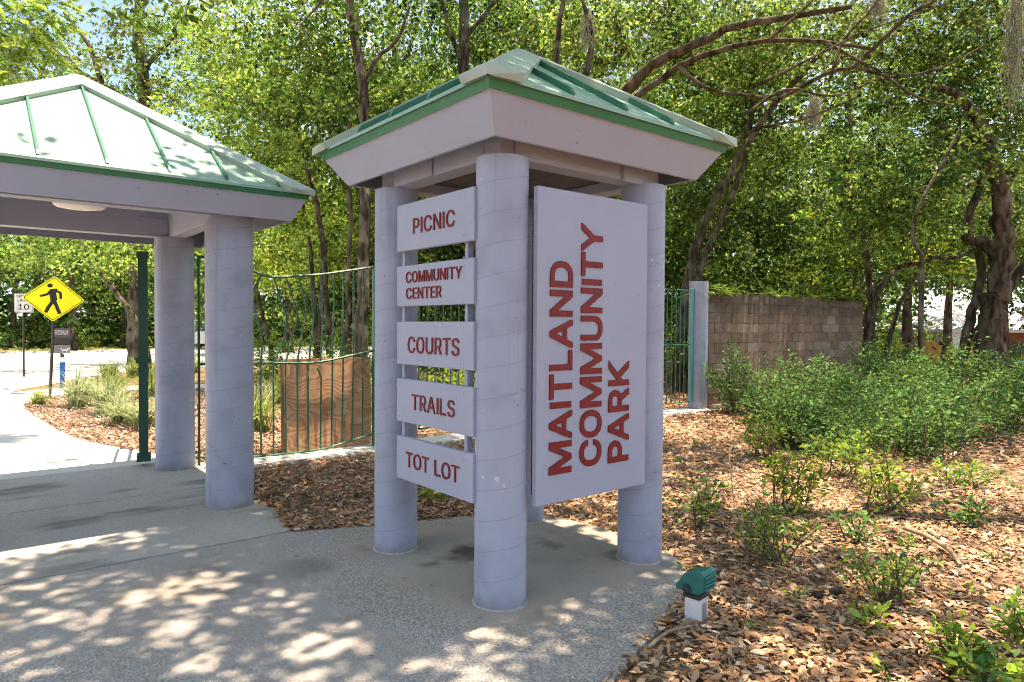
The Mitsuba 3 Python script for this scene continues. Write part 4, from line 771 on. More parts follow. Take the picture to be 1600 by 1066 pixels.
  'crown': [[23.53,10.44,2.64,2.2510004788932996,1.1255002394466498,19],[25.58,9.3,4.44,3.4832025077241724,1.7416012538620862,45],[24.83,9.35,6.13,2.220384722959539,1.1101923614797695,16],[25.49,9.93,8.32,3.005898500715377,1.5029492503576884,26],[25.04,9.08,10.55,2.8746306866569076,1.4373153433284538,18],[24.13,8.9,12.46,2.748611966932263,1.3743059834661315,11]]},
 'bg16': {'stems': [[[33.1,10.58,-0.04,0.233],[33.06,10.73,4.14,0.182],[32.93,10.94,7.52,0.131],[32.86,11.09,11.2,0.08]]],
  'crown': [[33.52,11.83,5.17,2.805948141328675,1.4029740706643374,29],[31.89,11.65,7.19,3.474945864344619,1.7374729321723095,40],[32.21,10.7,9.5,2.968733474941299,1.4843667374706495,25],[34.55,11.39,13.16,2.414938846199103,1.2074694230995515,12],[33.63,12.25,16.04,2.2957870381004213,1.1478935190502106,8]]},
 'bg17': {'stems': [[[42.38,12.09,-0.04,0.216],[42.55,12.09,4.69,0.171],[42.89,11.94,8.79,0.125],[43.1,11.9,13.26,0.08]]],
  'crown': [[41.32,10.79,5.63,3.5976682690334445,1.7988341345167222,48],[42.79,12.75,8.51,3.378887693370127,1.6894438466850634,38],[41.79,11.0,11.04,3.533143017855423,1.7665715089277114,36],[42.42,10.68,14.66,2.6094900726384185,1.3047450363192092,15],[41.22,11.8,17.9,3.0548567150488535,1.5274283575244267,14]]},
 'bg18': {'stems': [[[37.87,8.02,-0.04,0.154],[37.96,8.07,4.24,0.13],[38.1,8.06,7.73,0.105],[38.19,8.09,11.53,0.08]]],
  'crown': [[39.43,8.16,5.3,2.280585743483489,1.1402928717417444,19],[36.81,8.73,7.36,3.429839966246543,1.7149199831232715,39],[38.33,7.88,9.93,2.6403974679087625,1.3201987339543813,20],[35.71,7.84,12.5,3.513953217257683,1.7569766086288414,27],[37.87,9.16,16.17,3.1762147904382196,1.5881073952191098,15]]},
 'bg19': {'stems': [[[34.87,5.3,-0.04,0.241],[34.91,5.38,3.95,0.187],[34.94,5.44,7.02,0.134],[34.98,5.51,10.37,0.08]]],
  'crown': [[34.03,4.84,2.79,2.976847214772084,1.488423607386042,33],[35.5,6.22,4.89,2.972345418705681,1.4861727093528405,33],[32.68,5.89,6.55,2.923793987670125,1.4618969938350626,28],[33.96,4.64,8.66,2.71969977494086,1.35984988747043,21],[33.3,4.75,11.21,3.1986148329538686,1.5993074164769343,22],[32.11,5.99,13.64,3.1351345021301857,1.5675672510650929,15]]},
 'bg20': {'stems': [[[19.76,30.33,-0.04,0.174],[19.85,30.4,4.52,0.143],[19.98,30.41,8.62,0.111],[20.08,30.46,13.09,0.08]]],
  'crown': [[19.48,29.74,3.01,3.427697308716847,1.7138486543584235,44],[19.19,32.12,5.72,3.315049016050872,1.657524508025436,41],[20.03,32.69,8.54,2.2751228689219096,1.1375614344609548,17],[18.44,29.74,10.85,3.153557578564955,1.5767787892824776,28],[21.21,31.26,15.38,3.5617764523325226,1.7808882261662613,28]]},
 'bg21': {'stems': [[[26.92,21.99,-0.04,0.183],[26.85,22.18,4.44,0.149],[26.63,22.46,8.33,0.114],[26.52,22.67,12.57,0.08]]],
  'crown': [[25.84,22.36,3.0,3.0592603175897537,1.5296301587948768,35],[27.94,22.09,5.56,2.3909955651448036,1.1954977825724018,21],[27.52,23.55,8.21,3.3263044587066553,1.6631522293533276,36],[27.12,22.52,10.87,2.924487699947438,1.462243849973719,24],[25.19,21.71,13.8,3.2362240378018474,1.6181120189009237,23],[24.56,22.01,16.75,2.24643182650863,1.123215913254315,7]]},
 'bg22': {'stems': [[[18.43,39.12,-0.04,0.198],[18.67,39.07,4.92,0.159],[19.17,38.8,9.64,0.119],[19.48,38.7,14.78,0.08]]],
  'crown': [[17.74,39.62,3.2,3.2644863165015328,1.6322431582507664,40],[19.32,38.22,6.19,3.445687639031173,1.7228438195155864,44],[17.49,38.36,8.97,2.8518028903503505,1.4259014451751753,27],[18.66,38.71,12.52,2.422657435384889,1.2113287176924445,16],[17.88,38.78,16.58,3.432479961645038,1.716239980822519,26]]},
 'bg23': {'stems': [[[-4.1,65.0,-0.04,0.198],[-4.2,65.23,5.16,0.159],[-4.5,65.63,10.49,0.119],[-4.64,65.91,16.29,0.08]]],
  'crown': [[-4.06,66.06,6.68,3.513118871170663,1.7565594355853316,46],[-3.3,62.68,9.76,2.8604244410121225,1.4302122205060612,27],[-5.05,67.07,14.04,3.135991657182621,1.5679958285913105,28],[-5.24,64.92,18.32,3.221017204158287,1.6105086020791435,23]]},
 'bg24': {'stems': [[[2.49,62.26,-0.04,0.247],[2.48,62.42,5.35,0.192],[2.4,62.64,10.88,0.136],[2.38,62.83,16.91,0.08]]],
  'crown': [[3.06,63.12,6.95,2.5964004911007743,1.2982002455503872,25],[1.76,64.03,10.49,2.4286944947107045,1.2143472473553523,19],[2.79,62.07,14.34,3.5166745056322926,1.7583372528161463,35],[1.06,61.7,18.84,3.5656043349131625,1.7828021674565813,28]]},
 'bg25': {'stems': [[[5.39,54.78,-0.04,0.249],[5.46,54.87,5.1,0.193],[5.57,54.93,10.22,0.136],[5.66,55.02,15.81,0.08]]],
  'crown': [[6.58,53.96,6.5,2.2997057119890543,1.1498528559945271,19],[4.25,54.66,9.58,3.5100307081622706,1.7550153540811353,41],[5.06,53.16,13.06,2.270640838864336,1.135320419432168,14],[5.28,54.38,17.88,2.557602068534483,1.2788010342672416,14]]},
 'bg26': {'stems': [[[10.39,58.46,-0.04,0.201],[10.24,58.74,5.55,0.161],[9.84,59.22,11.28,0.12],[9.64,59.57,17.53,0.08]]],
  'crown': [[8.8,60.16,7.12,2.6394431017869615,1.3197215508934808,26],[10.42,60.59,10.99,3.4898235293232704,1.7449117646616352,40],[8.63,60.51,14.96,2.5001736616710395,1.2500868308355197,18],[10.0,58.71,19.98,2.8811560421619777,1.4405780210809889,18],[10.95,60.86,25.52,3.075138981534774,1.537569490767387,14]]},
 'bg27': {'stems': [[[13.48,61.11,-0.04,0.195],[13.41,61.33,5.85,0.157],[13.17,61.7,11.99,0.118],[13.07,61.97,18.69,0.08]]],
  'crown': [[12.3,63.67,7.62,2.6364045610764038,1.3182022805382019,26],[12.3,60.48,11.18,3.3472127494486914,1.6736063747243457,37],[12.12,60.51,15.5,2.3147789482791254,1.1573894741395627,15],[13.2,60.63,21.15,2.800110155007821,1.4000550775039105,17],[13.35,59.63,25.77,2.286019267810318,1.143009633905159,8]]},
 'bg28': {'stems': [[[-0.51,69.82,-0.04,0.179],[-0.64,70.09,5.6,0.146],[-1.03,70.57,11.54,0.113],[-1.22,70.91,18.02,0.08]]],
  'crown': [[-0.4,70.22,7.25,2.6395012701437635,1.3197506350718817,26],[-0.59,71.54,11.17,3.4545259729048055,1.7272629864524027,39],[-1.12,72.39,15.62,3.004620500204314,1.502310250102157,26],[0.3,70.94,21.03,3.117641995056543,1.5588209975282714,21]]},
}
NOTE = {
 'A': ('oak_tree', 'large forked oak rising behind the gate pavilion roof', 'tree'), 'B': ('leaning_tree', 'pale leaning trunk beside the dark gate leaf at the left', 'tree'),
 'C': ('park_tree', 'straight brown trunk right behind the yellow crossing sign', 'tree'), 'D': ('park_tree', 'far park tree standing on the dry lawn left of the leaning trunk', 'tree'),
 'E': ('young_tree', 'thin leaning tree by the pale drive, leftmost through the bent fence', 'tree'), 'F': ('young_tree', 'double-stemmed slender tree behind the middle of the bent fence', 'tree'),
 'G': ('bent_tree', 'slim pale trunk curving left between the two roofs', 'tree'), 'H': ('young_tree', 'slim dark trunk behind the right end of the bent fence', 'tree'),
 'I': ('vine_tree', 'thick vine-hung trunk beside the green fence post', 'tree'), 'J': ('vine_tree', 'ivy-wrapped trunk rising behind the kiosk roof, left of its peak', 'tree'),
 'K': ('oak_tree', 'upright trunk against blue sky above the left eave of the kiosk', 'tree'), 'L': ('leaning_tree', 'pair of dark leaning trunks between the kiosk and the block wall', 'tree'),
 'LL': ('oak_tree', 'oak behind the kiosk sending long bare limbs to the upper right', 'tree'), 'M': ('straight_tree', 'straight bare trunk rising from behind the block wall', 'tree'),
 'N': ('multi_stemmed_tree', 'tree of several leaning stems at the far end of the block wall', 'tree'), 'O': ('young_tree', 'thin dark kinked sapling trunk between the wall and the big right oak', 'tree'),
 'P': ('oak_tree', 'massive gnarled oak with crooked limbs at the right edge', 'tree')}
PALS = {'A': ('oak', 'lime', 'olive'), 'G': ('lime', 'young', 'oak'), 'I': ('oak', 'lime', 'deep'), 'LL': ('oak', 'lime', 'olive'), 'P': ('oak', 'deep', 'olive'), 'N': ('oak', 'deep', 'young'), 'B': ('lime', 'oak'), 'E': ('lime', 'young'), 'F': ('young', 'lime'), 'L': ('oak', 'deep', 'lime')}
def open_gate(C):
    """Crowns keep clear of the sun above the gate, the walkway behind it and the drive."""
    x, y = C[:, 0] - 0.125 * C[:, 2], C[:, 1]
    return ~((x > -4) & (x < 0.25) & (y > 2.4) & (y < 13.5))
for k in NOTE:
    nm, lb, ct = NOTE[k]
    big = k in 'A C D E'.split()
    make_tree(nm, lb, ct, TREES[k]['stems'], TREES[k]['crown'], pal=PALS.get(k, ('oak', 'oak', 'lime', 'deep')), L=0.17 if big else 0.118, per=64 if big else 72, sig=0.66 if big else 0.5, keep=open_gate)
ORD = 'first second third fourth fifth sixth seventh eighth ninth tenth eleventh twelfth thirteenth fourteenth fifteenth sixteenth seventeenth eighteenth nineteenth twentieth twenty-first twenty-second twenty-third twenty-fourth twenty-fifth twenty-sixth twenty-seventh twenty-eighth twenty-ninth thirtieth thirty-first'.split()
BGO = sorted([k for k in TREES if k.startswith('bg')], key=lambda k: -math.atan2(TREES[k]['stems'][0][0][1] - CAM[1], TREES[k]['stems'][0][0][0] - CAM[0]))
for k in TREES:
    if k.startswith('bg'):
        make_tree('woodland_tree', 'woodland tree deep in the background, %s counted from the left' % ORD[BGO.index(k)], 'tree', TREES[k]['stems'], TREES[k]['crown'], 'dense woodland trees in the background', per=62, sig=0.75, L=0.20, zmin=0.3, sides=7,
                  pal=(('shade', 'oak', 'shade'), ('deep', 'shade', 'olive'), ('oak', 'deep', 'lime'))[int(k[2:]) % 3], keep=open_gate)
# the oak whose canopy hangs over the camera and the kiosk: out of the frame except for its lowest sprays
crng = np.random.default_rng(21)
def canopy(n, x0, x1, y0, y1, z0, z1, thr, f=0.55, seed=3):
    c = np.column_stack([crng.uniform(x0, x1, n), crng.uniform(y0, y1, n), crng.uniform(z0, z1, n)])
    return c[meshkit.fbm(np.column_stack([c[:, :2] * f, 0 * c[:, 0]]), 3, seed) > thr]
def over(name, label, stems, C, **kw):
    t = thing(name, label, 'tree')
    obj('trunk', cat([tube(smooth_path(s, 5)[:, :3], np.maximum(smooth_path(s, 5)[:, 3], 0.03), 10, wob=0.12) for s in stems]), 'bark', t, smooth=True)
    br = []; N = np.vstack([smooth_path(s, 5)[3:, :3] for s in stems])
    for c in C:
        a = N[np.argmin(np.linalg.norm(N - c, axis=1))]; m_ = a + (c - a) * 0.5 + rng.normal(size=3) * 0.15 + [0, 0, 0.2]
        q = smooth_path([a, m_, c], 3); br.append(tube(q, np.linspace(0.03, 0.006, len(q)), 4, cap=False)); N = np.vstack([N, q[2:]])
    obj('branches', cat(br), 'twig_bark', t, kind='stuff')
    m, col = foliage(C, 80, 0.34, 0.13, ('oak', 'lime', 'oak'), **kw); obj('crown', m, 'leaf', t, color=col, kind='stuff')
    return t
Cn = np.vstack([canopy(560, -6.5, 1.9, -5.0, 2.1, 6.6, 9.5, 0.45), canopy(130, -1.2, 1.6, -1.8, 1.9, 6.8, 9.0, 0.36, seed=8), canopy(16, 0.2, 1.2, 2.3, 3.6, 7.0, 9.0, 0.1)])
over('shade_oak', 'oak behind the camera whose canopy shades the foreground concrete', [[(-6.5, -7, -0.3, 0.42), (-6.2, -6.6, 2.5, 0.34), (-5.4, -5.2, 5.0, 0.28), (-3.6, -3.0, 6.9, 0.16), (-1.4, -0.6, 7.9, 0.07)], [(-5.4, -5.2, 5.0, 0.2), (-6.2, -2.6, 7.0, 0.12), (-5.0, 0.5, 8.0, 0.05)], [(-5.4, -5.2, 5.0, 0.2), (-2.0, -4.0, 7.2, 0.12), (1.0, -3.0, 8.2, 0.05)]], Cn)
Cr = np.vstack([canopy(320, 1.6, 8.5, -6.0, 3.4, 6.8, 9.6, 0.46, seed=9), canopy(130, 8.5, 13.0, -5.0, 2.0, 7.5, 9.6, 0.46, seed=9), canopy(220, 0.2, 2.6, -0.9, 2.2, 7.2, 9.5, 0.42, seed=11), canopy(110, 0.9, 5.0, 2.4, 4.6, 7.4, 9.5, 0.5, seed=4)])
over('shade_oak', 'oak out of the frame at the right whose canopy dapples the leaf litter', [[(8.6, -7.2, -0.3, 0.45), (8.4, -6.9, 2.4, 0.36), (7.6, -5.2, 4.9, 0.30), (6.0, -2.4, 7.0, 0.18), (3.0, 0.4, 8.0, 0.08)], [(7.6, -5.2, 4.9, 0.22), (9.6, -2.0, 7.2, 0.14), (10.5, 2.0, 8.2, 0.06)], [(7.6, -5.2, 4.9, 0.22), (4.5, -4.0, 7.0, 0.14), (2.0, -3.0, 8.0, 0.06)]], Cr)

# ================================================================ SHRUBS, SAPLINGS, GRASSES
def shrub(name, label, x, y, w, h, n_st, n_leaf, L, pal, group=None, cat_='shrub', mat='glossy_leaf', low=0.15, six=False, asp=0.5):
    t = thing(name, label, cat_, group)
    z0 = float(gz(x, y)); st = []; pts = []; dirs = []
    for i in range(n_st):
        a = rng.uniform(0, 2 * np.pi); rr = w * 0.5 * math.sqrt(rng.random()); hh = h * rng.uniform(0.6, 1.0) * (1 - 0.35 * (rr / (w * 0.5)) ** 2)
        b = np.array([x, y, z0]) + [rng.normal() * 0.12 * w, rng.normal() * 0.12 * w, -0.03]; e = np.array([x + rr * math.cos(a), y + rr * math.sin(a), z0 + hh])
        m = b + (e - b) * 0.5 + rng.normal(size=3) * 0.06 * h
        q = smooth_path([b, m, e], 4); st.append(tube(q, np.linspace(0.007, 0.0025, len(q)), 4, cap=False))
        k = max(1, n_leaf // n_st); s = low + (1 - low) * rng.random(k) ** 0.6
        j = np.clip((s * (len(q) - 1)).astype(int), 0, len(q) - 2); fr = s * (len(q) - 1) - j
        pp = q[j] * (1 - fr[:, None]) + q[j + 1] * fr[:, None]
        sd = unit(k) * np.array([1, 1, 0.5]); o = sd * (rng.random((k, 1)) ** 0.7) * 0.16 * w ** 0.6
        pts.append(pp + o); dirs.append(sd + 0.3 * unit(k) + [0, 0, 0.15])
    obj('stem', cat(st), 'twig_bark', t, kind='stuff', smooth=True)
    pts, dirs = np.vstack(pts), np.vstack(dirs); n = len(pts)
    base = np.array([GREENS[p] for p in pal])[rng.integers(0, len(pal), n)]
    col = np.clip(base * (1 + 0.3 * rng.normal(size=(n, 1))).clip(0.4, 1.9) * (1 + 0.07 * rng.normal(size=(n, 3))), 0.005, 0.8)
    Ls = L * (0.6 + 0.8 * rng.random(n))
    m, c = leaves(pts, unit(n) * 0.7 + [0, 0, 0.9], dirs, Ls, Ls * asp, col, six=six, fold=0.15)
    obj('foliage', m, mat, t, color=c, kind='stuff')
    return t
HOLLY = [(6.2, 1.65), (6.6, 1.93), (7.6, 1.88), (7.47, 1.27), (7.36, 0.72), (8.28, 0.66), (9.4, 0.54), (10.66, 0.4), (8.16, 3.15), (10.43, 3.68), (9.2, 2.5), (10.6, 2.6), (11.8, 2.3), (12.4, 3.4), (13.6, 2.0), (12.0, 1.2), (13.4, 0.8), (14.4, 3.4), (15.4, 1.6), (6.3, 1.1), (6.85, 0.35), (8.9, 4.2), (11.2, 1.6), (16.6, 3.6), (8.7, 1.6), (9.8, 1.5), (11.4, 3.4), (12.7, 2.6)]
for i, (x, y) in enumerate(HOLLY):
    d = math.hypot(x - CAM[0], y - CAM[1])
    shrub('holly_shrub', 'dark green small-leaved shrub in the dense thicket before the block wall', x, y, rng.uniform(0.8, 1.9), rng.uniform(0.40, 1.25) * (1.0 if x < 6.5 else 1.25) + 0.02 * max(0, d - 10), 24, 1900, 0.058 if d < 12 else 0.07, ('holly', 'holly', 'deep', 'oak'), 'dark thicket shrubs at the right', low=0.05)
YOUNG = [('leafy dark green sapling with bare forked stems behind the floodlight', 1.92, -0.63, 0.62, 0.48, 12, 420, 0.038, ('holly', 'oak', 'young')),
         ('bright yellow-green sapling in front of the thicket, tallest in the litter', 3.25, 0.02, 0.60, 0.62, 14, 620, 0.045, ('young', 'young', 'oak')),
         ('yellow-green sapling with dead lower twigs, right of the tallest one', 3.95, -0.45, 0.85, 0.55, 14, 560, 0.045, ('young', 'young', 'oak')),
         ('sparse dark sapling close to the right kiosk column', 2.22, 0.22, 0.45, 0.55, 9, 240, 0.042, ('holly', 'oak')),
         ('wiry green sapling standing alone in the middle of the leaf litter', 1.76, -1.42, 0.52, 0.40, 12, 380, 0.036, ('oak', 'young', 'holly')),
         ('small green sapling at the lower right, near the picture edge', 1.30, -1.93, 0.30, 0.27, 8, 220, 0.040, ('oak', 'young')),
         ('large-leaved bush cut by the right picture edge', 1.80, -2.06, 0.32, 0.28, 9, 200, 0.05, ('oak', 'young', 'holly')),
         ('glossy dark seedling in the bottom right corner', 1.22, -2.12, 0.32, 0.20, 8, 170, 0.055, ('holly', 'young')),
         ('low lime-green seedling with broad leaves, below the wiry sapling', 1.42, -1.45, 0.24, 0.09, 7, 60, 0.055, ('young', 'lime')),
         ('small upright seedling halfway between floodlight and thicket', 2.9, -0.72, 0.34, 0.30, 8, 160, 0.04, ('oak', 'holly')),
         ('low sapling in front of the right end of the thicket', 4.05, -1.1, 0.45, 0.28, 9, 200, 0.045, ('oak', 'holly')),
         ('green seedling seen under the lowest kiosk board', 0.98, 2.25, 0.30, 0.12, 8, 110, 0.055, ('young', 'oak')),
         ('second green seedling under the kiosk boards, nearer its rear column', 1.42, 2.30, 0.30, 0.10, 8, 90, 0.055, ('young', 'oak')),
         ('yellow-green sapling at the left foot of the thicket', 5.3, 1.55, 0.8, 0.62, 13, 560, 0.045, ('young', 'oak')),
         ('yellow-green sapling at the middle foot of the thicket', 5.0, 0.35, 0.85, 0.58, 13, 560, 0.045, ('young', 'oak', 'oak')),
         ('pale leafy seedling before the thicket, with bare litter to its right', 5.6, -0.55, 0.7, 0.35, 10, 300, 0.05, ('young', 'holly'))]
for lb, x, y, w, h, ns, nl, L, pal in YOUNG: shrub('sapling', lb, x, y, w, h, ns, nl, L * 1.15, pal, mat='leaf', low=0.3, six=True, cat_='sapling')
WEEDS = [(3.56, 0.87), (1.31, -0.36), (2.76, -1.34), (3.04, -1.03), (3.23, -1.54), (1.47, -1.03), (0.86, -1.11), (0.9, -1.74), (2.34, -1.59), (5.92, -0.94), (6.46, -0.59), (0.52, 2.87), (0.47, 3.98), (5.36, 2.6), (4.25, 1.99), (2.02, 1.72), (1.1, 3.4), (1.6, 4.4), (2.6, 0.9), (2.3, -0.25)]
for x, y in WEEDS: shrub('weed', 'tiny green weed sprouting from the leaf litter', x, y, 0.16, rng.uniform(0.05, 0.10), 5, 26, 0.045, ('young', 'oak', 'holly'), 'tiny weeds in the leaf litter', cat_='weed', mat='leaf', six=True)
# understorey behind the fence
US = [(-7.5, 50.0, 2.4), (3.4, 46.0, 1.1), (11.5, 40.5, 1.0), (12.5, 36.0, 1.0), (2.6, 7.6, 1.0), (3.4, 9.3, 1.4), (4.9, 7.4, 1.2), (6.1, 8.6, 1.7), (7.4, 7.2, 1.4), (8.6, 9.6, 2.2), (10.4, 8.0, 2.0), (3.0, 12.5, 1.5), (5.2, 12.0, 2.2), (7.5, 12.4, 2.6), (10.5, 11.6, 2.8), (13.5, 9.0, 2.6), (16.5, 7.4, 2.0), (19.5, 6.2, 1.5), (22.5, 7.8, 1.8), (21.0, 3.6, 1.0), (25.0, 5.4, 1.5), (18.0, 9.8, 2.8), (14.5, 13.5, 3.0), (23.5, 11.5, 2.6)]
for x, y, h in US: shrub('understorey_bush', 'loose green bush in the shade behind the fence and the block wall', x, y, 2.0 + 0.3 * h, h, 22, 1700, 0.085, ('oak', 'lime', 'deep', 'young'), 'bushes of the understorey', cat_='bush', mat='leaf')

def grass(label, x, y, h, w, n, cols, group=None):
    h *= 1.08; w *= 1.25; n = int(n * 0.8)
    t = thing('grass_clump', label, 'ornamental grass', group)
    b = np.column_stack([x + rng.normal(size=n) * w * 0.09, y + rng.normal(size=n) * w * 0.09, np.full(n, -0.03)])
    a = rng.uniform(0, 2 * np.pi, n); sp = rng.random(n) ** 0.7 * w * 0.95; hh = h * rng.uniform(0.55, 1.05, n)
    dirx = np.column_stack([np.cos(a), np.sin(a), 0 * a]); sid = np.column_stack([-np.sin(a), np.cos(a), 0 * a])
    wd = rng.uniform(0.007, 0.014, n); col = np.array(cols)[rng.integers(0, len(cols), n)] * (1 + 0.25 * rng.normal(size=(n, 1))).clip(0.5, 1.6)
    S_ = np.array([0, 0.35, 0.65, 0.88, 1.0]); V = []
    for k, s in enumerate(S_):
        c = b + dirx * (sp * s ** 1.8)[:, None]; c[:, 2] += hh * (s - 0.62 * s ** 3 * (sp / (w * 0.95)))
        ww = (wd * (1.0, 0.9, 0.7, 0.4, 0.05)[k])[:, None]
        V += [c - sid * ww, c + sid * ww]
    V = np.stack(V, 1); f0 = []
    for k in range(4): f0 += [[2 * k, 2 * k + 1, 2 * k + 3], [2 * k, 2 * k + 3, 2 * k + 2]]
    f = (np.array(f0)[None] + (np.arange(n) * 10)[:, None, None]).reshape(-1, 3)
    C = np.repeat(np.clip(col, 0.01, 0.9), 10, 0)
    scene[t] = ply(trimesh.Trimesh(V.reshape(-1, 3), f, process=False), 'leaf', color=C); labels[t]['kind'] = 'thing'; return t
GP = ((0.36, 0.45, 0.19), (0.46, 0.50, 0.30), (0.26, 0.37, 0.12), (0.50, 0.49, 0.34)); GG = ((0.26, 0.36, 0.08), (0.34, 0.42, 0.11), (0.44, 0.44, 0.18))
GRASS = [('small bright green grass tuft at the walkway edge, farthest left', -1.20, 13.2, 0.42, 0.40, 160, GG), ('tall pale grass clump right of the yellow sign post', -0.62, 12.4, 0.85, 0.75, 330, GP), ('tall pale grass clump in the middle of the planting bed', -0.36, 10.9, 0.85, 0.75, 330, GP),
         ('straw-coloured grass clump nearest the walkway curve', -0.38, 9.55, 0.62, 0.62, 260, GP), ('straw-coloured grass clump beside the open gate leaf', -0.20, 8.85, 0.60, 0.62, 260, GP), ('green grass clump beyond the straw-coloured ones', 0.75, 13.2, 0.80, 0.65, 260, GG),
         ('green grass clump by the cross path', 0.35, 14.6, 0.70, 0.6, 240, GG), ('yellow-green grass clump half behind the rear gate column', 0.55, 10.6, 0.6, 0.6, 220, GP), ('green grass clump on the kerbed island, first from the left', 0.9, 19.2, 0.75, 0.8, 260, GG),
         ('green grass clump on the kerbed island, second from the left', 1.75, 20.2, 0.75, 0.8, 260, GG), ('green grass clump on the kerbed island, third from the left', 2.6, 21.2, 0.75, 0.8, 240, GG), ('green grass clump on the kerbed island near the leaning trunk', 3.7, 21.6, 0.75, 0.8, 240, GG),
         ('bright grass clump seen through the fence bars left of the plywood', 1.05, 7.3, 0.75, 0.6, 300, GG), ('pale grass clump behind the bent fence, nearer the drive', 1.9, 9.6, 0.7, 0.6, 260, GP), ('green grass clump behind the plywood sheet', 2.6, 10.6, 0.8, 0.7, 240, GG), ('dark green grass clump at the island kerb', 2.2, 18.9, 0.6, 0.8, 240, GG)]
for g_ in GRASS: grass(*g_)

# ================================================================ LEAF LITTER, STICKS
LIT = np.array([(0.40, 0.225, 0.115), (0.33, 0.175, 0.085), (0.48, 0.33, 0.20), (0.19, 0.105, 0.06), (0.40, 0.255, 0.155), (0.46, 0.21, 0.08), (0.27, 0.18, 0.12), (0.55, 0.42, 0.30), (0.22, 0.13, 0.075)])
KPg = Polygon(KPs + [(-9, -3), (-9, 2.06)]).buffer(0)
import shapely
nogo = union_all([apron, Polygon([(-7, 2.0), (-0.43, 2.0), (-0.33, 2.75), (-0.33, 5.58), (-7, 5.58)]), Polygon(curve + [(-0.5, 15.8), (-9.0, 15.8), (-9.0, 5.56)]), sbox(-0.32, 4.72, 9.3, 5.33), Polygon([(8, 15.0), (-20, 15), (-20, 60), (60, 60), (30, 35)])])
def patch(lo, f=1.1, sd=6):
    return lambda x, y: lo + (1 - lo) * np.clip((meshkit.fbm(np.column_stack([x * f, y * f, 0 * x]), 4, sd) - 0.36) * 6, 0, 1)
def litter(n, x0, x1, y0, y1, L, dens=None, cols=LIT, seed=1, asp=0.36, zup=0.022, tilt=0.30):
    x, y = rng.uniform(x0, x1, n), rng.uniform(y0, y1, n)
    ok = ~shapely.contains_xy(nogo.buffer(-0.03), x, y)
    if dens is not None: ok &= rng.random(n) < dens(x, y)
    x, y = x[ok], y[ok]; n = len(x)
    a = rng.uniform(0, 2 * np.pi, n)
    D = np.column_stack([np.cos(a), np.sin(a), rng.normal(size=n) * tilt * 0.8]); N = np.column_stack([rng.normal(size=n) * tilt, rng.normal(size=n) * tilt, np.ones(n)])
    Ls = L * (0.22 + 1.2 * rng.random(n) ** 1.2); z = gz(x, y) + 0.010 + zup * rng.random(n) + 0.02 * np.clip(np.hypot(x - 4, y) - 2.5, 0, 1)
    c = cols[rng.integers(0, len(cols), n)] * (1 + 0.22 * rng.normal(size=(n, 1))).clip(0.45, 1.6)
    cu = rng.uniform(-0.12, 0.28, n)
    return leaves(np.column_stack([x, y, z]) - D * Ls[:, None] * 0.5, N, D, Ls, Ls * asp * rng.uniform(0.7, 1.4, n), np.clip(c, 0.02, 0.8), fold=cu, six=True)
A1 = litter(84000, -0.5, 6.0, -3.4, 2.4, 0.062, dens=patch(0.35))
A2 = litter(36000, -0.45, 9.0, 1.4, 5.1, 0.066, dens=patch(0.3, 1.4, 8))
A3 = litter(48000, 5.5, 26.0, -6.0, 5.0, 0.085, dens=patch(0.45))
A4 = litter(30000, -0.3, 16.0, 5.3, 14.0, 0.095)
A5 = litter(70000, -0.5, 6.5, -3.4, 5.0, 0.022, dens=patch(0.4, 2.0, 12), asp=0.42, zup=0.012, tilt=0.5)
ms = [A1, A2, A3, A4, A5]
mm = trimesh.util.concatenate([m for m, _ in ms]); cc = np.vstack([c for _, c in ms])
obj('leaf_litter', mm, 'dry_leaf', color=cc, label='brown dead oak leaves covering the ground', kind='stuff')
MUL = np.array([(0.36, 0.24, 0.18), (0.42, 0.30, 0.24), (0.28, 0.18, 0.13), (0.47, 0.36, 0.29), (0.20, 0.13, 0.10)])
m, c = litter(26000, -1.5, 3.0, 5.6, 16.0, 0.06, cols=MUL, asp=0.35, tilt=0.45)
obj('wood_mulch', m, 'dry_leaf', color=c, label='pinkish wood mulch in the planting bed beside the walkway', kind='stuff')
# pine straw and a few leaves that strayed onto the concrete
n = 9000; x, y = rng.uniform(-0.2, 7, n), rng.uniform(-3, 4.6, n); ok = ~shapely.contains_xy(nogo, x, y); x, y = x[ok], y[ok]; n = len(x)
a = rng.uniform(0, 2 * np.pi, n); D = np.column_stack([np.cos(a), np.sin(a), rng.normal(size=n) * 0.1])
m, c = leaves(np.column_stack([x, y, gz(x, y) + 0.045]), np.tile([0, 0, 1.0], (n, 1)), D, 0.12 * (0.5 + rng.random(n)), 0.0035, np.clip(np.array([[0.44, 0.31, 0.2]]) * (1 + 0.25 * rng.normal(size=(n, 1))), 0.05, 0.8))
obj('twig_litter', m, 'dry_leaf', color=c, label='thin pine straw and twigs strewn over the dead leaves', kind='stuff')
n = 46; x, y = rng.uniform(-2.4, 1.4, n), rng.uniform(-1.4, 2.0, n); ok = shapely.contains_xy(apron, x, y); x, y = x[ok], y[ok]; n = len(x); a = rng.uniform(0, 2 * np.pi, n)
m, c = leaves(np.column_stack([x, y, np.full(n, 0.012)]), np.tile([0.1, 0, 1.0], (n, 1)), np.column_stack([np.cos(a), np.sin(a), 0 * a + 0.05]), 0.04, 0.014, LIT[rng.integers(0, len(LIT), n)] * 0.9, fold=np.full(n, 0.2), six=True)
obj('stray_leaves', m, 'dry_leaf', color=c, label='few dead leaves lying on the concrete', kind='stuff')
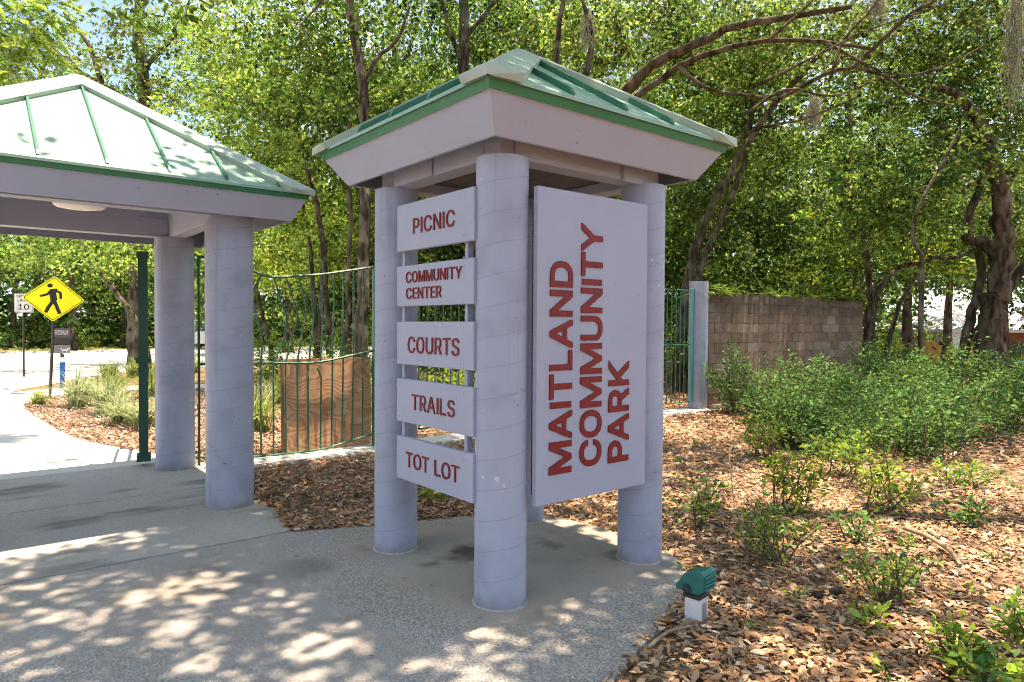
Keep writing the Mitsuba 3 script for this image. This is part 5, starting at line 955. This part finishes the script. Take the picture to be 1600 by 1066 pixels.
def stick(label, pts, r0, r1, name='fallen_stick', mat='dry_wood', forks=()):
    t = thing(name, label, 'stick'); q = smooth_path(pts, 5); parts = [tube(q, np.linspace(r0, r1, len(q)), 7, wob=0.15)]
    for f in forks: qf = smooth_path(f, 4); parts.append(tube(qf, np.linspace(r0 * 0.7, r1 * 0.6, len(qf)), 6, wob=0.15))
    scene[t] = ply(cat(parts), mat, smooth=True)
stick('pale forked dead branch standing in the litter left of the tallest sapling', [(3.30, 0.60, 0.50), (3.12, 0.55, 0.44), (2.98, 0.44, 0.26), (2.92, 0.36, -0.02)], 0.008, 0.005, forks=[[(2.99, 0.45, 0.28), (3.06, 0.34, 0.12), (3.12, 0.24, -0.02)], [(3.12, 0.55, 0.44), (3.26, 0.46, 0.47), (3.38, 0.38, 0.45)]])
stick('grey-brown curved branch lying in the litter behind the wiry sapling', [(3.33, -0.89, 0.03), (3.18, -1.11, 0.045), (2.99, -1.32, 0.03), (2.75, -1.46, 0.02)], 0.020, 0.012)
stick('straight brown stick lying between the concrete pad and the floodlight', [(0.20, -0.93, 0.015), (0.40, -0.90, 0.03), (0.60, -0.93, 0.02)], 0.011, 0.006)
stick('bare vine stem climbing the foot of the block wall', [(9.55, 4.40, 0.0), (9.75, 4.75, 0.25), (9.80, 4.95, 0.75)] , 0.018, 0.008, 'climbing_vine', forks=[[(9.2, 4.35, 0.02), (9.45, 4.7, 0.3), (9.42, 4.95, 0.9)], [(10.3, 4.3, 0.0), (10.45, 4.7, 0.5), (10.75, 4.9, 0.95)]])
stick('long grey branch lying across the litter before the thicket', [(3.9, -0.55, 0.03), (4.3, -0.5, 0.05), (4.8, -0.62, 0.05), (5.3, -0.7, 0.03)], 0.014, 0.009)
for i, (x, y) in enumerate(((1.52, -1.11), (1.66, -1.15))):
    pc = thing('pine_cone', ('left', 'right')[i] + ' one of two black pine cones lying in the litter', 'pine cone')
    v = trimesh.creation.icosphere(3, 0.026); p_ = np.array(v.vertices); p_ *= (1 + 0.25 * np.abs(np.sin(9 * np.arctan2(p_[:, 1], p_[:, 0]) + 40 * p_[:, 2]))[:, None]) * [1.35, 1.0, 0.8]; v.vertices = p_ + [x, y, 0.012]; scene[pc] = ply(v, 'cone_brown')

# ================================================================ FERNS ON THE WALL, MOSS, NEAR SPRAYS
def frond_set(bases, dirs, L, nl, lw, col, droop=0.35):
    """Pinnate fronds: leaflets in two rows along a drooping midrib."""
    P_, N_, D_, Lq, Cq, ribs = [], [], [], [], [], []
    for b, d in zip(bases, dirs):
        d = d / np.linalg.norm(d); s = np.linspace(0.08, 1, nl); ln = L * rng.uniform(0.7, 1.25)
        q = b + d * (s * ln)[:, None] + np.array([0, 0, -1.0]) * (droop * ln * s ** 2)[:, None]
        side = np.cross(d, [0, 0, 1.0]); side /= np.linalg.norm(side) + 1e-6
        ribs.append(tube(np.vstack([b, q[::max(1, nl // 4)]]), 0.003, 3, cap=False))
        for sg in (-1, 1):
            k = lw * (1.1 - 0.75 * np.abs(s - 0.4)); P_.append(q); D_.append(np.tile(side * sg, (nl, 1)) + d * 0.45 + [0, 0, -0.15] + 0.12 * rng.normal(size=(nl, 3)))
            N_.append(np.tile([0, 0, 1.0], (nl, 1)) + 0.25 * rng.normal(size=(nl, 3))); Lq.append(k)
            Cq.append(np.clip(np.array(col) * (1 + 0.25 * rng.normal()) * (1 + 0.12 * rng.normal(size=(nl, 1))), 0.01, 0.85) * np.ones(3))
    Lq = np.concatenate(Lq)
    m, c = leaves(np.vstack(P_), np.vstack(N_), np.vstack(D_), Lq, Lq * 0.32, np.vstack(Cq)); return m, c, cat(ribs)
fw_ = thing('wall_fern', 'bright green ferns growing along the top of the block wall', 'fern')
n = 260; pc_ = rng.random(14) ** 1.2; bx = WX0 + (WX1 - WX0) * np.clip(pc_[rng.integers(0, 14, n)] + 0.045 * rng.normal(size=n), 0, 1); bs = np.column_stack([bx, WYf + rng.uniform(-0.09, 0.09, n), np.full(n, 2.28)])
m, c, rb = frond_set(bs, np.column_stack([rng.normal(size=n) * 0.6, rng.normal(size=n) * 0.7 - 0.25, rng.uniform(0.05, 0.8, n)]), 0.30, 12, 0.08, (0.19, 0.29, 0.05))
obj('frond', m, 'leaf', fw_, color=c, kind='stuff'); obj('midribs', rb, 'twig_bark', fw_, kind='stuff')
def moss(label, x, y, z, ln, w, n=230):
    t = thing('spanish_moss', label, 'moss'); V, F, C = [], [], []
    for i in range(n):
        p = np.array([x + rng.normal() * w * 0.45, y + rng.normal() * w * 0.45, z - ln * 0.55 * rng.random() ** 1.5]); k = 7; l_ = ln * rng.uniform(0.25, 0.75)
        q = p + np.column_stack([np.cumsum(rng.normal(size=k) * 0.03), np.cumsum(rng.normal(size=k) * 0.03), -np.linspace(0, l_, k)])
        a = rng.uniform(0, np.pi); s = np.array([math.cos(a), math.sin(a), 0]) * 0.003; b = len(V) * 2 * k
        V.append(np.stack([q - s, q + s], 1).reshape(-1, 3))
        for j in range(k - 1): F += [[b + 2 * j, b + 2 * j + 1, b + 2 * j + 3], [b + 2 * j, b + 2 * j + 3, b + 2 * j + 2]]
        C.append(np.tile(np.array([0.36, 0.35, 0.27]) * rng.uniform(0.6, 1.3), (2 * k, 1)))
    scene[t] = ply(trimesh.Trimesh(np.vstack(V), F, process=False), 'moss_fibre', color=np.vstack(C)); labels[t]['kind'] = 'thing'
moss('long grey moss strand hanging at the top right corner', 12.01, 0.83, 7.62, 1.9, 0.09)
moss('grey moss tuft hanging below the long bare limb at the right', 9.73, 3.26, 5.81, 0.6, 0.08)
moss('short moss tuft hanging at the top edge, right of centre', 10.13, 2.34, 7.55, 0.6, 0.1)
moss('moss tuft hanging left of the kiosk peak', 7.61, 6.95, 7.98, 0.75, 0.08)
mt = thing('feathery_tree', 'bright yellow-green feathery foliage reaching in at the top left corner', 'tree')
FB = [(-2.22, 8.4, 5.99), (-2.02, 8.62, 5.79), (-1.83, 8.09, 5.91), (-1.69, 8.22, 5.58), (-2.17, 8.34, 5.24), (-1.88, 8.62, 5.31), (-1.56, 8.0, 5.79), (-1.62, 8.28, 5.19), (-2.1, 8.53, 4.89), (-1.43, 8.39, 5.53), (-1.78, 8.01, 4.91), (-2.36, 8.5, 5.57), (-1.33, 8.19, 5.84), (-1.98, 7.93, 5.32), (-1.52, 8.19, 4.97)]
bs = np.repeat(np.array(FB), 22, 0) + rng.normal(size=(len(FB) * 22, 3)) * 0.22
m, c, rb = frond_set(bs, unit(len(bs)) * [1, 1, 0.5] + [0.15, -0.2, -0.1], 0.36, 17, 0.075, (0.34, 0.48, 0.07), 0.4)
obj('crown', m, 'leaf', mt, color=c, kind='stuff')
lim = smooth_path([(-5.4, 4.6, -0.3), (-5.5, 4.7, 2.6), (-3.25, 10.02, 6.63), (-2.09, 8.54, 5.58)], 5)
obj('trunk', tube(lim, np.linspace(0.16, 0.02, len(lim)), 8, wob=0.1), 'bark', mt, smooth=True)
q0 = lim[-6:]
obj('branches', cat([rb] + [tube(smooth_path([q0[np.argmin(np.linalg.norm(q0 - np.array(b), axis=1))], (q0[-1] + np.array(b)) / 2 + [0, 0, 0.1], b], 3), 0.008, 4, cap=False) for b in FB]), 'twig_bark', mt, kind='stuff')
SB = np.array([(-0.86, 6.0, 5.33), (-0.77, 5.93, 5.22), (-0.59, 5.27, 5.09), (-0.52, 5.2, 4.91), (-0.41, 5.25, 5.07), (-0.97, 6.09, 5.44), (-0.27, 5.27, 5.31), (-0.62, 5.81, 5.48), (0.08, 5.51, 5.54), (0.44, 5.47, 5.56), (0.62, 5.32, 5.41), (1.13, 5.16, 5.18), (1.05, 5.22, 4.86), (1.29, 5.15, 4.58), (0.9, 5.22, 5.38), (1.5, 5.13, 5.27), (1.6, 5.06, 5.59), (0.78, 5.21, 5.72), (1.32, 5.03, 5.74), (1.29, 5.15, 4.78)])
ht = thing('overhanging_branch', 'dark large-leaved branch hanging down from the top edge between the two roofs', 'branch')
stp = np.array([[(-1.14, 6.25, 6.26), (-0.55, 5.5, 5.49), (-0.1, 5.39, 5.3)], [(1.96, 5.06, 6.94), (1.3, 5.17, 5.87), (0.9, 5.22, 5.3)]])
bm = [tube(smooth_path(s_, 6), np.linspace(0.03, 0.008, len(smooth_path(s_, 6))), 6, wob=0.1) for s_ in stp]
an = np.vstack([smooth_path(s_, 6) for s_ in stp])
for b in SB:
    a_ = an[np.argmin(np.linalg.norm(an - b, axis=1))]; bm.append(tube(smooth_path([a_, (a_ + b) / 2 + rng.normal(size=3) * 0.05, b], 3), 0.005, 4, cap=False))
obj('branches', cat(bm), 'twig_bark', ht, kind='stuff')
pp = np.repeat(SB, 13, 0) + rng.normal(size=(len(SB) * 13, 3)) * 0.10
n = len(pp); Ls = 0.15 * rng.uniform(0.6, 1.25, n)
m, c = leaves(pp, unit(n) + [0, 0, 0.4], unit(n) * [1, 1, 0.6] + [0, 0, -0.55], Ls, Ls * 0.36, np.clip(np.array([0.10, 0.17, 0.03]) * (1 + 0.35 * rng.normal(size=(n, 1))).clip(0.4, 2.2) * np.ones(3), 0.01, 0.7), six=True, fold=0.12)
obj('foliage', m, 'leaf', ht, color=c, kind='stuff')

# ================================================================ FAR WOOD
def far_wood():
    C = []
    for ring, (r0, n) in enumerate(((58, 1000), (66, 1000), (88, 700))):
        a = rng.uniform(math.radians(2), math.radians(104), n); r = r0 + rng.normal(size=n) * 4
        hgt = rng.random(n) ** 1.7 * (12 + 3 * ring)
        keep = ~((a < math.radians(22)) & (r < 82) & (hgt < 6))
        C.append(np.column_stack([CAM[0] + r * np.cos(a), CAM[1] + r * np.sin(a), hgt - 1.0])[keep])
    return np.vstack(C)
m, c = foliage(far_wood(), 90, 1.5, 0.42, ('oak', 'deep', 'deep', 'olive'))
obj('distant_woodland', m, 'leaf', color=c, label='distant green woodland closing the view behind the trees', kind='stuff')
